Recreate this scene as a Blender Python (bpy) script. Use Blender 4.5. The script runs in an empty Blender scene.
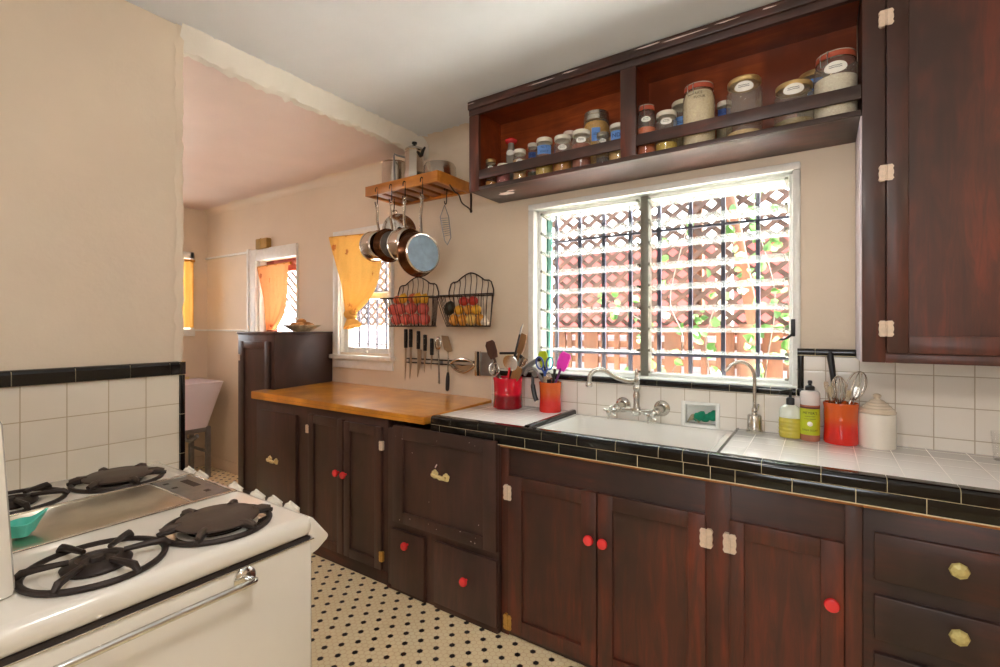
import bpy, bmesh, math, random
from mathutils import Vector, Matrix
R = random.Random(7)
SC = bpy.context.scene
C = SC.collection
PI = math.pi

# ------------------------------------------------------------------ materials
def lin(c):
    return tuple(((v/255)/12.92 if v/255 <= .04045 else ((v/255+.055)/1.055)**2.4) for v in c) + (1,)

class NT:
    """tiny node helper"""
    def __init__(s, name):
        s.m = bpy.data.materials.new(name); s.m.use_nodes = True
        s.t = s.m.node_tree; s.t.nodes.clear()
        s.out = s.n('ShaderNodeOutputMaterial')
    def n(s, typ, **kw):
        x = s.t.nodes.new(typ)
        for k, v in kw.items(): setattr(x, k, v)
        return x
    def l(s, a, b): s.t.links.new(a, b)
    def val(s, sock, v):
        if hasattr(v, 'links') or hasattr(v, 'is_output'): s.l(v, sock)
        else: sock.default_value = v
    def math(s, op, a, b=0.0, c=None):
        x = s.n('ShaderNodeMath', operation=op)
        s.val(x.inputs[0], a); s.val(x.inputs[1], b)
        if c is not None: s.val(x.inputs[2], c)
        return x.outputs[0]
    def pos(s): return s.n('ShaderNodeNewGeometry').outputs['Position']
    def objc(s): return s.n('ShaderNodeTexCoord').outputs['Object']
    def map(s, v, scale=(1, 1, 1), loc=(0, 0, 0), rot=(0, 0, 0)):
        x = s.n('ShaderNodeMapping'); s.l(v, x.inputs[0])
        x.inputs['Scale'].default_value = scale; x.inputs['Location'].default_value = loc
        x.inputs['Rotation'].default_value = rot
        return x.outputs[0]
    def noise(s, v, scale, detail=4, rough=.55, dist=0):
        x = s.n('ShaderNodeTexNoise'); s.l(v, x.inputs['Vector'])
        x.inputs['Scale'].default_value = scale; x.inputs['Detail'].default_value = detail
        x.inputs['Roughness'].default_value = rough; x.inputs['Distortion'].default_value = dist
        return x.outputs['Fac']
    def ramp(s, f, stops):
        x = s.n('ShaderNodeValToRGB'); s.l(f, x.inputs[0])
        e = x.color_ramp.elements
        e[0].position, e[0].color = stops[0]; e[1].position, e[1].color = stops[-1]
        for p, c in stops[1:-1]:
            q = e.new(p); q.color = c
        return x.outputs[0]
    def mix(s, f, a, b):
        x = s.n('ShaderNodeMix', data_type='RGBA')
        s.val(x.inputs[0], f); s.val(x.inputs[6], a); s.val(x.inputs[7], b)
        return x.outputs[2]
    def bsdf(s, col, rough=.5, metal=0, bump=None, bstr=.2, bdist=.01, coat=0, **kw):
        x = s.n('ShaderNodeBsdfPrincipled')
        s.val(x.inputs['Base Color'], col); s.val(x.inputs['Roughness'], rough)
        x.inputs['Metallic'].default_value = metal
        x.inputs['Coat Weight'].default_value = coat; x.inputs['Coat Roughness'].default_value = .12
        for k, v in kw.items(): s.val(x.inputs[k.replace('_', ' ')], v)
        if bump is not None:
            b = s.n('ShaderNodeBump'); s.l(bump, b.inputs['Height'])
            b.inputs['Strength'].default_value = bstr; b.inputs['Distance'].default_value = bdist
            s.l(b.outputs[0], x.inputs['Normal'])
        s.l(x.outputs[0], s.out.inputs[0])
        return x

MATS = {}
def plain(name, rgb, rough=.5, metal=0, var=.06, scale=30, bump=0, coat=0, **kw):
    """flat colour with a soft procedural mottling"""
    if name in MATS: return MATS[name]
    t = NT(name); f = t.noise(t.objc(), scale)
    a = lin(tuple(max(0, v*(1-var)) for v in rgb)); b = lin(tuple(min(255, v*(1+var)) for v in rgb))
    t.bsdf(t.mix(f, a, b), rough, metal, f if bump else None, bump, .004, coat, **kw)
    MATS[name] = t.m
    return t.m

def plaster(name, rgb, bump=.35):
    t = NT(name); p = t.pos()
    f = t.noise(p, 3.0, 5); g = t.noise(p, 45, 4)
    h = t.math('ADD', t.math('MULTIPLY', f, .8), t.math('MULTIPLY', g, .25))
    col = t.mix(f, lin(tuple(v*.95 for v in rgb)), lin(tuple(min(255, v*1.03) for v in rgb)))
    t.bsdf(col, .55, 0, h, bump, .012)
    MATS[name] = t.m; return t.m

def wood(name, c0, c1, c2, along='Z', rough=.38, coat=.25, grain=1.0):
    t = NT(name); p = t.pos()
    s = {'X': (1.6, 14, 14), 'Y': (14, 1.6, 14), 'Z': (14, 14, 1.6)}[along]
    a = t.noise(t.map(p, tuple(v*grain for v in s)), 2.2, 6, .62, .6)
    b = t.noise(t.map(p, (2.2, 2.2, 1.2)), 1.7, 3)
    streak = t.ramp(a, [(.3, lin(c0)), (.52, lin(c1)), (.75, lin(c2))])
    dark = t.ramp(b, [(.38, (0, 0, 0, 1)), (.66, (1, 1, 1, 1))])
    col = t.mix(dark, lin(tuple(v*.86 for v in c0)), streak)
    t.bsdf(col, rough, 0, a, .12, .003, coat)
    MATS[name] = t.m; return t.m

def tile(name, rgb, grout, sx, sz, ox, oz, plane='XZ', gw=.0016, rough=.12):
    """square tiles with real grout lines, world aligned"""
    t = NT(name); sep = t.n('ShaderNodeSeparateXYZ'); t.l(t.pos(), sep.inputs[0])
    ax = {'X': 0, 'Y': 1, 'Z': 2}
    def line(i, size, o):
        u = t.math('FRACT', t.math('DIVIDE', t.math('SUBTRACT', sep.outputs[i], o), size))
        d = t.math('MINIMUM', u, t.math('SUBTRACT', 1.0, u))
        return t.math('MULTIPLY', d, size)
    d = t.math('MINIMUM', line(ax[plane[0]], sx, ox), line(ax[plane[1]], sz, oz))
    mask = t.math('LESS_THAN', d, gw)
    n = t.noise(t.pos(), 6)
    body = t.mix(n, lin(tuple(v*.965 for v in rgb)), lin(rgb))
    hgt = t.math('SMOOTH_MIN', d, .006, .004)
    t.bsdf(t.mix(mask, body, lin(grout)), t.math('MULTIPLY_ADD', mask, .6 if plane != 'XY' else .2, rough), 0, hgt, .12, 1.0, 0)
    MATS[name] = t.m; return t.m

def hexfloor():
    t = NT('hex_mosaic'); s = .0257; rt3 = math.sqrt(3)
    p = t.map(t.pos(), (1/.9715, 1, 1), (1.334/.9715, -1.617, 0))
    sep = t.n('ShaderNodeSeparateXYZ'); t.l(p, sep.inputs[0]); X, Y = sep.outputs[0], sep.outputs[1]
    def cell(rx, ry):
        def loc(ox, oy):
            def w(v, o, r):
                return t.math('SUBTRACT', t.math('MULTIPLY', t.math('FRACT', t.math('ADD', t.math('DIVIDE', t.math('ADD', v, o), r), .5)), r), r/2)
            return w(X, ox, rx), w(Y, oy, ry)
        def hd(a):
            x, y = t.math('ABSOLUTE', a[0]), t.math('ABSOLUTE', a[1])
            return t.math('MAXIMUM', y, t.math('ADD', t.math('MULTIPLY', x, .8660254), t.math('MULTIPLY', y, .5)))
        return t.math('MINIMUM', hd(loc(0, 0)), hd(loc(rx/2, ry/2)))
    d1 = cell(rt3*s, s); d2 = cell(2*rt3*s, 4*s)
    grout = t.math('GREATER_THAN', d1, s/2-.0011)
    dot = t.math('LESS_THAN', d2, s/2-.0016)
    n = t.noise(t.pos(), 9, 4)
    white = t.mix(n, lin((250, 228, 182)), lin((255, 246, 212)))
    col = t.mix(dot, t.mix(grout, white, lin((232, 206, 160))), lin((16, 11, 10)))
    t.bsdf(col, t.math('MULTIPLY_ADD', grout, .4, .28), 0, d1, .0, .01)
    MATS['hex'] = t.m; return t.m

def thin_glass(name, tint=(1, 1, 1), refl=.6, haze=0.0, rough=.03):
    """see-through glass sheet: clear, reflective towards grazing angles, haze painted in for caught reflections"""
    t = NT(name)
    tr = t.n('ShaderNodeBsdfTransparent'); tr.inputs[0].default_value = tint + (1,)
    gl = t.n('ShaderNodeBsdfGlossy'); gl.inputs['Roughness'].default_value = rough
    df = t.n('ShaderNodeBsdfDiffuse'); df.inputs[0].default_value = (.82, .8, .75, 1)
    tl = t.n('ShaderNodeBsdfTranslucent'); tl.inputs[0].default_value = (.82, .8, .75, 1)
    lw = t.n('ShaderNodeLayerWeight'); lw.inputs[0].default_value = .5
    n = t.noise(t.objc(), 40)
    f = t.math('MULTIPLY_ADD', t.math('POWER', lw.outputs[1], 3.0), refl, .05)
    dd = t.n('ShaderNodeMixShader'); t.l(df.outputs[0], dd.inputs[1]); t.l(tl.outputs[0], dd.inputs[2])
    hz = t.n('ShaderNodeMixShader'); t.l(t.math('MULTIPLY_ADD', n, haze*.4, haze*.8), hz.inputs[0]); t.l(tr.outputs[0], hz.inputs[1]); t.l(dd.outputs[0], hz.inputs[2])
    mx = t.n('ShaderNodeMixShader'); t.l(f, mx.inputs[0]); t.l(hz.outputs[0], mx.inputs[1]); t.l(gl.outputs[0], mx.inputs[2])
    t.l(mx.outputs[0], t.out.inputs[0]); MATS[name] = t.m; return t.m

def louver_glass():
    t = NT('louver_glass')
    tr = t.n('ShaderNodeBsdfTransparent'); tr.inputs[0].default_value = (.97, .98, .97, 1)
    tl = t.n('ShaderNodeBsdfTranslucent'); tl.inputs[0].default_value = (.92, .97, .96, 1)
    df = t.n('ShaderNodeBsdfPrincipled'); df.inputs['Base Color'].default_value = (.85, .92, .90, 1); df.inputs['Roughness'].default_value = .08
    n = t.noise(t.pos(), 60)
    m1 = t.n('ShaderNodeMixShader'); m1.inputs[0].default_value = .4; t.l(tl.outputs[0], m1.inputs[1]); t.l(df.outputs[0], m1.inputs[2])
    m2 = t.n('ShaderNodeMixShader'); t.l(t.math('MULTIPLY_ADD', n, .04, .15), m2.inputs[0]); t.l(tr.outputs[0], m2.inputs[1]); t.l(m1.outputs[0], m2.inputs[2])
    t.l(m2.outputs[0], t.out.inputs[0]); MATS['louver'] = t.m; return t.m

def fabric(name, rgb, spot):
    t = NT(name); p = t.objc()
    v = t.n('ShaderNodeTexVoronoi'); t.l(t.map(p, (1, .2, 1)), v.inputs[0]); v.inputs['Scale'].default_value = 7.5
    sp = t.ramp(v.outputs['Distance'], [(.17, (1, 1, 1, 1)), (.24, (0, 0, 0, 1))])
    w = t.noise(p, 120, 2)
    w2 = t.noise(p, 26, 3)
    f = t.math('MULTIPLY', sp, t.math('GREATER_THAN', w2, .45))
    base = t.mix(w, lin(tuple(q*.95 for q in rgb)), lin(tuple(min(255, q*1.04) for q in rgb)))
    col = t.mix(t.math('MULTIPLY', f, .8), base, lin(spot))
    d = t.n('ShaderNodeBsdfDiffuse'); t.l(col, d.inputs[0])
    tl = t.n('ShaderNodeBsdfTranslucent'); t.l(col, tl.inputs[0])
    m = t.n('ShaderNodeMixShader'); m.inputs[0].default_value = .22; t.l(d.outputs[0], m.inputs[1]); t.l(tl.outputs[0], m.inputs[2])
    t.l(m.outputs[0], t.out.inputs[0]); MATS[name] = t.m; return t.m

WALL = plaster('cream_plaster', (229, 212, 190))
CEIL = plaster('ceiling_paint', (226, 231, 236), .2)
PINK = plaster('pale_pink_ceiling_paint', (228, 208, 198), .2)
ROUGH = plaster('lumpy_patch_plaster', (232, 226, 214), 1.0)
WHITE = plain('white_paint', (236, 236, 232), .35, coat=.2)
WOODD = wood('dark_mahogany_upright', (74, 47, 39), (102, 53, 39), (138, 61, 39), 'Z', .42, .06)
WOODX = wood('dark_mahogany_level', (62, 43, 38), (82, 48, 39), (110, 54, 39), 'X', .42, .06)
WOODI = wood('red_mahogany_inside', (134, 58, 24), (172, 80, 34), (204, 108, 48), 'X')
WOODL = wood('blackish_mahogany', (72, 51, 46), (86, 57, 50), (100, 64, 54), 'Z', .42, .06)
BLOCK = wood('orange_butcher_block', (226, 146, 40), (244, 166, 54), (250, 182, 76), 'X', .28, .8, .8)
PINE = wood('honey_pine', (186, 112, 34), (208, 132, 48), (222, 152, 66), 'X', .4, .1)
SLATW = wood('honey_pine_slat', (150, 84, 28), (172, 102, 40), (190, 118, 52), 'Y', .4, .1)
FENCEW = wood('cedar_fence', (72, 40, 17), (88, 50, 23), (104, 62, 32), 'Z', .7, 0)
LATT = wood('lattice_wood', (48, 30, 21), (64, 41, 29), (80, 53, 38), 'X', .7, 0)
TILEW = tile('white_wall_tile', (243, 237, 228), (186, 172, 152), .1045, .108, .223, .952, 'XZ')
TILEL = tile('cream_wall_tile', (242, 232, 216), (196, 178, 148), .1115, .113, .855, .929, 'YZ')
TILET = tile('white_counter_tile', (242, 239, 236), (234, 228, 222), .1045, .1045, .2, 1.79, 'XY', .0011, .09)
BLACK = plain('black_glazed_tile', (9, 8, 9), .12, 0, .15, 20, .05, coat=.2)
GROUT = plain('cream_grout', (226, 212, 176), .8, 0, .08, 90)
HEX = hexfloor()
ENAM = plain('white_enamel', (240, 234, 224), .16, 0, .02, 8, .02, coat=.5)
PORC = plain('white_porcelain', (240, 240, 236), .12, 0, .02, 8, coat=.5)
LAUN = plain('lilac_white_porcelain', (232, 218, 224), .3, 0, .04, 6)
CERA = plain('cream_ceramic', (240, 234, 222), .2, 0, .02, 20, coat=.4)
CHROME = plain('chrome', (226, 226, 224), .12, 1, .03, 50)
NICKEL = plain('brushed_nickel', (196, 192, 184), .24, 1, .05, 80)
STEEL = plain('pan_steel', (206, 198, 188), .18, 1, .06, 24)
STEELD = plain('worn_grey_steel', (150, 150, 150), .4, 1, .12, 30)
PANB = plain('blue_grey_pan_base', (112, 126, 138), .45, .6, .16, 30)
BRONZE = plain('browned_pan_side', (92, 58, 34), .25, .9, .2, 16)
ALU = plain('polished_griddle', (200, 190, 172), .28, 1, .08, 14)
IRON = plain('brown_black_cast_iron', (52, 42, 38), .5, .3, .12, 60, .2)
PLATE = plain('simmer_plate_iron', (88, 74, 66), .5, .4, .1, 40, .15)
WIRE = plain('dark_bronze_wire', (58, 42, 32), .45, .6, .15, 60)
RED = plain('red_knob_paint', (244, 62, 66), .25, 0, .05, 40, coat=.4)
BRASS = plain('old_brass', (240, 206, 150), .35, .2, .15, 90, .2)
IVORY = plain('painted_hinge', (228, 206, 184), .45, 0, .1, 90, .2)
GOLDH = plain('gold_hinge', (206, 162, 84), .4, .5, .15, 90, .2)
CRYSTAL = plain('amber_glass_knob', (224, 196, 130), .05, .2, .25, 70, 0, coat=1)
BLKP = plain('black_plastic', (24, 23, 25), .35, 0, .1, 40)
BARS = plain('blue_black_bar_paint', (44, 46, 58), .5, .2, .1, 40)
GREY = plain('grey_aluminium_frame', (132, 130, 120), .5, .4, .06, 40)
GREEN = plain('green_frame_paint', (44, 92, 78), .5, 0, .08, 30)
GLASS = thin_glass('jar_glass', (.97, .97, .95), .6, .17)  # haze whitens the jars in place of window reflections
PANEG = thin_glass('window_glass', (1, 1, 1), .4)
LOUV = louver_glass()
CURT = fabric('yellow_print_cotton', (240, 190, 104), (176, 84, 40))
CURTO = fabric('orange_print_cotton', (236, 168, 112), (180, 84, 44))
LIDW = plain('white_lid_paint', (236, 228, 212), .35, 0, .04, 40)
LIDG = plain('gold_lid', (222, 188, 128), .3, .7, .08, 40)
LIDS = plain('silver_lid', (206, 200, 188), .25, .9, .06, 40)
LABW = plain('white_paper_label', (240, 236, 228), .7, 0, .03, 60)
LABB = plain('blue_tape', (104, 148, 214), .7, 0, .05, 60)
LABD = plain('dark_blue_tape', (54, 84, 150), .7, 0, .05, 60)
INK = plain('black_ink', (28, 26, 30), .7)
INKB = plain('navy_ink', (22, 36, 92), .7)
GASK = plain('orange_rubber_gasket', (182, 84, 58), .5, 0, .06, 50)
TEAL = plain('teal_plastic', (96, 214, 196), .3, 0, .05, 20)
DGREEN = plain('green_scrub_cloth', (10, 128, 96), .85, 0, .25, 60, .6)
LEAF = plain('vine_leaf', (54, 96, 34), .5, 0, .25, 12, Transmission_Weight=0.0)
STEM = plain('vine_stem', (52, 40, 30), .8, 0, .15, 30)
WHITEP = plain('white_post_paint', (232, 232, 226), .6)
PINKW = plain('faded_red_wall', (150, 62, 58), .8, 0, .06, 2)
PALEW = plain('pale_building', (216, 204, 206), .8, 0, .06, 2)
GROUND = plain('pale_concrete', (224, 220, 214), .9, 0, .08, 5)
REDW = plain('oxblood_door_paint', (150, 58, 44), .45, 0, .08, 20)

# ------------------------------------------------------------------ mesh builder
class MB:
    def __init__(s): s.bm = bmesh.new()
    def box(s, x0, x1, y0, y1, z0, z1, bev=0, seg=2, M=None):
        vs = bmesh.ops.create_cube(s.bm, size=1)['verts']
        T = Matrix.Translation(((x0+x1)/2, (y0+y1)/2, (z0+z1)/2)) @ Matrix.Diagonal((abs(x1-x0), abs(y1-y0), abs(z1-z0), 1))
        bmesh.ops.transform(s.bm, matrix=(M @ T) if M else T, verts=vs)
        if bev:
            es = list({e for v in vs for e in v.link_edges})
            bmesh.ops.bevel(s.bm, geom=es, offset=bev, segments=seg, affect='EDGES', profile=.5)
        return s
    def loft(s, rings, closed=True, cap=True):
        V = [[s.bm.verts.new(p) for p in r] for r in rings]
        n = len(V[0])
        for a, b in zip(V, V[1:]):
            for i in range(n if closed else n-1):
                j = (i+1) % n
                try: s.bm.faces.new((a[i], a[j], b[j], b[i]))
                except ValueError: pass
        if cap and closed:
            for r in (V[0], V[-1]):
                try: s.bm.faces.new(r)
                except ValueError: pass
        return s
    def lathe(s, prof, c=(0, 0, 0), axis=(0, 0, 1), seg=24, cap=True, sx=1, sy=1, off=0):
        q = Vector(axis).normalized().to_track_quat('Z', 'Y').to_matrix(); c = Vector(c)
        rings = []
        for r, h in prof:
            r = max(r, 1e-5)
            rings.append([c + q @ Vector((sx*r*math.cos(off+2*PI*i/seg), sy*r*math.sin(off+2*PI*i/seg), h)) for i in range(seg)])
        return s.loft(rings, True, cap)
    def tube(s, pts, r, seg=8, closed=False, cap=True):
        P = [Vector(p) for p in pts]; n = len(P)
        rad = r if isinstance(r, (list, tuple)) else [r]*n
        up = None; rings = []
        for i in range(n):
            if closed: d = P[(i+1) % n]-P[i-1]
            else: d = P[min(i+1, n-1)]-P[max(i-1, 0)]
            d.normalize()
            if up is None:
                up = d.orthogonal().normalized()
            else:
                up = up - d*up.dot(d)
                up = up.normalized() if up.length > 1e-6 else d.orthogonal().normalized()
            b = d.cross(up)
            rings.append([P[i] + (up*math.cos(2*PI*k/seg)+b*math.sin(2*PI*k/seg))*rad[i] for k in range(seg)])
        if closed: rings.append(rings[0][:])
        return s.loft(rings, True, cap and not closed)
    def prism(s, poly, axis, a0, a1, bev=0):
        f = {'x': lambda u, v, a: (a, u, v), 'y': lambda u, v, a: (u, a, v), 'z': lambda u, v, a: (u, v, a)}[axis]
        n0 = len(s.bm.verts); s.bm.verts.ensure_lookup_table()
        A = [s.bm.verts.new(f(u, v, a0)) for u, v in poly]; B = [s.bm.verts.new(f(u, v, a1)) for u, v in poly]
        n = len(poly)
        s.bm.faces.new(A); s.bm.faces.new(B[::-1])
        for i in range(n): s.bm.faces.new((A[i], B[i], B[(i+1) % n], A[(i+1) % n]))
        if bev:
            es = list({e for v in A+B for e in v.link_edges})
            bmesh.ops.bevel(s.bm, geom=es, offset=bev, segments=2, affect='EDGES', profile=.5)
        return s
    def sphere(s, c, r, u=14, v=9, M=None):
        r = r if isinstance(r, (list, tuple)) else (r, r, r)
        vs = bmesh.ops.create_uvsphere(s.bm, u_segments=u, v_segments=v, radius=1)['verts']
        T = Matrix.Translation(c) @ (M or Matrix()) @ Matrix.Diagonal((*r, 1))
        bmesh.ops.transform(s.bm, matrix=T, verts=vs); return s
    def grid(s, fn, nu, nv, closed=False):
        """open sheet through fn(u, v) -> point"""
        return s.loft([[Vector(fn(i/nu, j/nv)) for j in range(nv+1)] for i in range(nu+1)], closed, False)
    def thick(s, t):
        bmesh.ops.recalc_face_normals(s.bm, faces=s.bm.faces)
        bmesh.ops.solidify(s.bm, geom=list(s.bm.faces), thickness=t); return s
    def raw(s, verts, faces):
        V = [s.bm.verts.new(v) for v in verts]
        for f in faces:
            try: s.bm.faces.new([V[i] for i in f])
            except ValueError: pass
        return s

def nose(mb, axis, a, b, prof):
    """bar of a glazed tile: rounded profile, straight-cut ends"""
    mb.prism(prof, axis, a, b)
def rprof(u0, u1, v0, v1, r, corners, n=5):
    """rectangle with some corners rounded; corners: subset of 'bl br tr tl'"""
    out = []
    for nm, cu, cv, su, sv, a0 in (('bl', u0, v0, 1, 1, PI), ('br', u1, v0, -1, 1, 1.5*PI), ('tr', u1, v1, -1, -1, 0), ('tl', u0, v1, 1, -1, PI/2)):
        if nm in corners:
            for i in range(n+1):
                a = a0+PI/2*i/n; out.append((cu+su*r+r*math.cos(a), cv+sv*r+r*math.sin(a)))
        else: out.append((cu, cv))
    return out

def wl(o):
    v = Vector((0, 0, 0))
    while o is not None: v += o.location; o = o.parent
    return v
def obj(name, mb, mat, parent=None, at=None, sharp=38):
    me = bpy.data.meshes.new(name)
    bmesh.ops.recalc_face_normals(mb.bm, faces=mb.bm.faces)
    o = bpy.data.objects.new(name, me); C.objects.link(o)
    if parent is not None:
        o.parent = parent
        if at is not None: o.location = Vector(at)-wl(parent)
    elif at is not None: o.location = at
    off = wl(o)
    if off.length: bmesh.ops.translate(mb.bm, vec=-off, verts=mb.bm.verts)
    mb.bm.to_mesh(me); mb.bm.free()
    me.shade_smooth(); me.set_sharp_from_angle(angle=math.radians(sharp))
    me.materials.append(mat); return o
def tag(o, label, cat, group=None, kind=None):
    o['label'] = label; o['category'] = cat
    if group: o['group'] = group
    if kind: o['kind'] = kind
    return o
def thing(name, label, cat, loc=(0, 0, 0), group=None):
    o = bpy.data.objects.new(name, None); C.objects.link(o); o.location = loc; o.empty_display_size = .1
    return tag(o, label, cat, group)
def struct(name, mb, mat, parent=None):
    o = obj(name, mb, mat, parent)
    if parent is None: o['kind'] = 'structure'
    return o
def sroot(name, loc=(0, 0, 0)):
    o = bpy.data.objects.new(name, None); C.objects.link(o); o.location = loc; o['kind'] = 'structure'
    return o
def dup(root, loc, label=None, rot=None):
    r = root.copy(); C.objects.link(r); r.location = loc
    if rot is not None: r.rotation_euler = rot
    if label: r['label'] = label
    for ch in list(root.children):
        c = ch.copy(); C.objects.link(c); c.parent = r
        for g in list(ch.children):
            d = g.copy(); C.objects.link(d); d.parent = c
    return r
def circle(c, r, n=24, axis='z', a0=0, a1=2*PI):
    c = Vector(c); out = []
    m = n if abs(a1-a0-2*PI) < 1e-6 else n+1
    for i in range(m):
        a = a0+(a1-a0)*i/n; u, v = r*math.cos(a), r*math.sin(a)
        out.append(c+Vector({'z': (u, v, 0), 'y': (u, 0, v), 'x': (0, u, v)}[axis]))
    return out
def curve(pts, n=8):
    """Catmull-Rom through the points"""
    P = [Vector(p) for p in pts]; P = [2*P[0]-P[1]]+P+[2*P[-1]-P[-2]]; out = []
    for i in range(1, len(P)-2):
        a, b, c, d = P[i-1:i+3]
        for k in range(n):
            t = k/n
            out.append(.5*((2*b)+(c-a)*t+(2*a-5*b+4*c-d)*t*t+(3*b-3*c+d-a)*t**3))
    out.append(P[-2]); return out
def text_geo(txt, size):
    cu = bpy.data.curves.new('t', 'FONT'); cu.body = txt; cu.size = size; cu.align_x = 'CENTER'; cu.align_y = 'CENTER'; cu.resolution_u = 2
    o = bpy.data.objects.new('t', cu); C.objects.link(o)
    dg = bpy.context.evaluated_depsgraph_get(); dg.update()
    me = bpy.data.meshes.new_from_object(o.evaluated_get(dg))
    vs = [tuple(v.co) for v in me.vertices]; fs = [tuple(p.vertices) for p in me.polygons]
    bpy.data.objects.remove(o); bpy.data.meshes.remove(me); bpy.data.curves.remove(cu)
    return vs, fs
def wrap(c, r, phi):
    """(u, v) on a label -> point on a cylinder at c, facing phi; u runs to the viewer's right"""
    def f(u, v, lift=0):
        a = phi + u/r
        return (c[0]+(r+lift)*math.cos(a), c[1]+(r+lift)*math.sin(a), c[2]+v)
    return f
def patch(f, w, h, oval=False, lift=.0005, n=10):
    mb = MB()
    if oval:
        rings = []
        for k in range(5):
            q = max(k/4, .02)
            rings.append([Vector(f(w/2*q*math.cos(a), h/2*q*math.sin(a), lift)) for a in [2*PI*i/20 for i in range(20)]])
        mb.loft(rings, True, False)
    else:
        mb.grid(lambda u, v: f((u-.5)*w, (v-.5)*h, lift), n, 2)
    return mb
def text_on(mb, f, txt, size, u0=0, v0=0, lift=.0011):
    vs, fs = text_geo(txt, size)
    return mb.raw([f(x+u0, y+v0, lift) for x, y, z in vs], fs)

# ------------------------------------------------------------------ room shell
WX = -2.08; WY = 2.29; CZ = 2.515; FX = -4.95
struct('floor', MB().box(-5.1, 1.75, -1.7, 2.45, -.05, 0), HEX)
struct('ceiling', MB().box(WX-.06, 1.75, -1.7, 2.45, CZ, CZ+.08), CEIL)
struct('ceiling', MB().box(-5.1, WX-.06, -1.7, 2.45, 2.455, 2.6), PINK)
# window wall with its three openings
w = MB()
KX0, KX1, KZ0, KZ1 = -1.315, -.082, 1.085, 1.985
S0, S1, SZ0, SZ1 = -2.955, -2.425, 1.15, 1.99
D0, D1, DZ = -4.06, -3.49, 1.905
y0, y1 = WY, 2.43
for x0, x1, z0, z1 in ((-5.1, D0, 0, CZ), (D0, D1, DZ, CZ), (D1, S0, 0, CZ), (S0, S1, 0, SZ0), (S0, S1, SZ1, CZ), (S1, KX0, 0, CZ),
                       (KX0, KX1, 0, KZ0), (KX0, KX1, KZ1, CZ), (KX1, 1.75, 0, CZ)):
    w.box(x0, x1, y0, y1, z0, z1)
struct('wall_window', w, WALL)
struct('wall_left', MB().box(WX-.13, WX, -1.7, .868, 0, CZ, .006), WALL)
w = MB()
for a, b, z0, z1 in ((-1.7, 1.35, 0, CZ), (1.35, 2.13, 0, 1.31), (1.35, 2.13, 1.98, CZ), (2.13, 2.45, 0, CZ)):
    w.box(FX-.14, FX, a, b, z0, z1)
struct('wall_end', w, WALL)
w = MB()
for a, b, z0, z1 in ((-5.1, -.45, 0, CZ), (-.45, .35, 0, 1.0), (-.45, .35, 2.0, CZ), (.35, 1.75, 0, CZ)):
    w.box(a, b, -1.82, -1.7, z0, z1)
struct('wall_back', w, WALL)
struct('wall_right', MB().box(1.75, 1.87, -1.82, 2.45, 0, CZ), WALL)
# lumpy band of plaster where the two ceilings meet
b = MB(); N = 60; RN = random.Random(3)
rings = []
for i in range(N+1):
    y = .86+(WY-.86)*i/N; j = RN.uniform(-.006, .006)
    f = 1.3 if i < N*.86 else 1.3+(i-N*.86)/(N*.14)*.35
    pr = [(-.07, -.004), (-.064, -.052*f), (-.045, -.072*f), (-.012, -.066*f), (.008, -.04*f), (.022, -.012), (.03, .004)]
    rings.append([Vector((WX+px+RN.uniform(-.005, .005)+j, y, CZ+pz+RN.uniform(-.006, .006)+j)) for px, pz in pr])
b.loft(rings, False, False)
zs_ = 50
rings = []
for i in range(zs_+1):
    z = 1.207+(CZ-1.207)*i/zs_; k = lambda a=.003: RN.uniform(-a, a)
    rings.append([Vector((WX+.002, .845+k(.006), z)), Vector((WX+.004+k(), .862+k(), z)), Vector((WX+.001+k(), .873+k(), z)), Vector((WX-.02, .870+k(), z)), Vector((WX-.05, .867, z))])
b2 = MB().loft(rings, False, False)
struct('trim_1', b, ROUGH)
struct('trim_11', b2, WALL)
b = MB()
n = 14
for (xa, xb, zc, rr) in ((-5.0, WX-.07, 2.458, .07), (WX-.07, -1.54, CZ+.002, .1)):
    rings = []
    for i in range(25):
        x = xa+(xb-xa)*i/24; k = RN.uniform(-.004, .004)
        rings.append([Vector((x, WY+.002-rr*(1-math.sin(a))+k*(j % 2), zc-rr*(1-math.cos(a))+k)) for j, a in enumerate([PI/2*q/6 for q in range(7)])])
    b.loft(rings, False, False)
struct('trim_2', b, WALL)
struct('trim_3', MB().box(FX, FX+.014, -1.6, WY, 1.296, 1.312, .003).box(FX, D0-.1, WY-.014, WY, 1.296, 1.312, .003), WHITE)
struct('trim_4', MB().box(FX, FX+.02, -1.6, 1.29, 1.995, 2.012, .003).box(FX, D0-.13, WY-.02, WY, 1.985, 2.002, .003), WHITE)
struct('baseboard_end', MB().box(FX, FX+.015, -1.6, WY, 0, .1, .004).box(FX, -3.51, WY-.015, WY, 0, .1, .004), WALL)

# tile on the left wall
struct('trim_5', MB().box(WX, WX+.014, -1.2, .853, .2, 1.155), TILEL)
b = MB()
def bull(bm_, y0, y1):
    nose(bm_, 'y', y0+.0011, y1-.0011, rprof(WX-.001, WX+.028, 1.156, 1.205, .016, ('tr',)))
e = [.852, .8175, .6915, .5395, .3875, .2355, .0835, -.0685]
for a, c in zip(e[1:], e): bull(b, a, c)
nose(b, 'z', 1.1555, 1.203, rprof(WX-.001, WX+.027, .853, .876, .014, ('tr',)))
for k in range(6):
    z1 = 1.152-.152*k
    nose(b, 'z', z1-.1495, z1, rprof(WX-.001, WX+.022, .8545, .875, .012, ('tr',)))
struct('trim_6', b, BLACK)
struct('trim_7', MB().box(WX, WX+.022, -1.2, .858, 1.157, 1.2).box(WX, WX+.018, .855, .870, .2, 1.2), GROUT)

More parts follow.
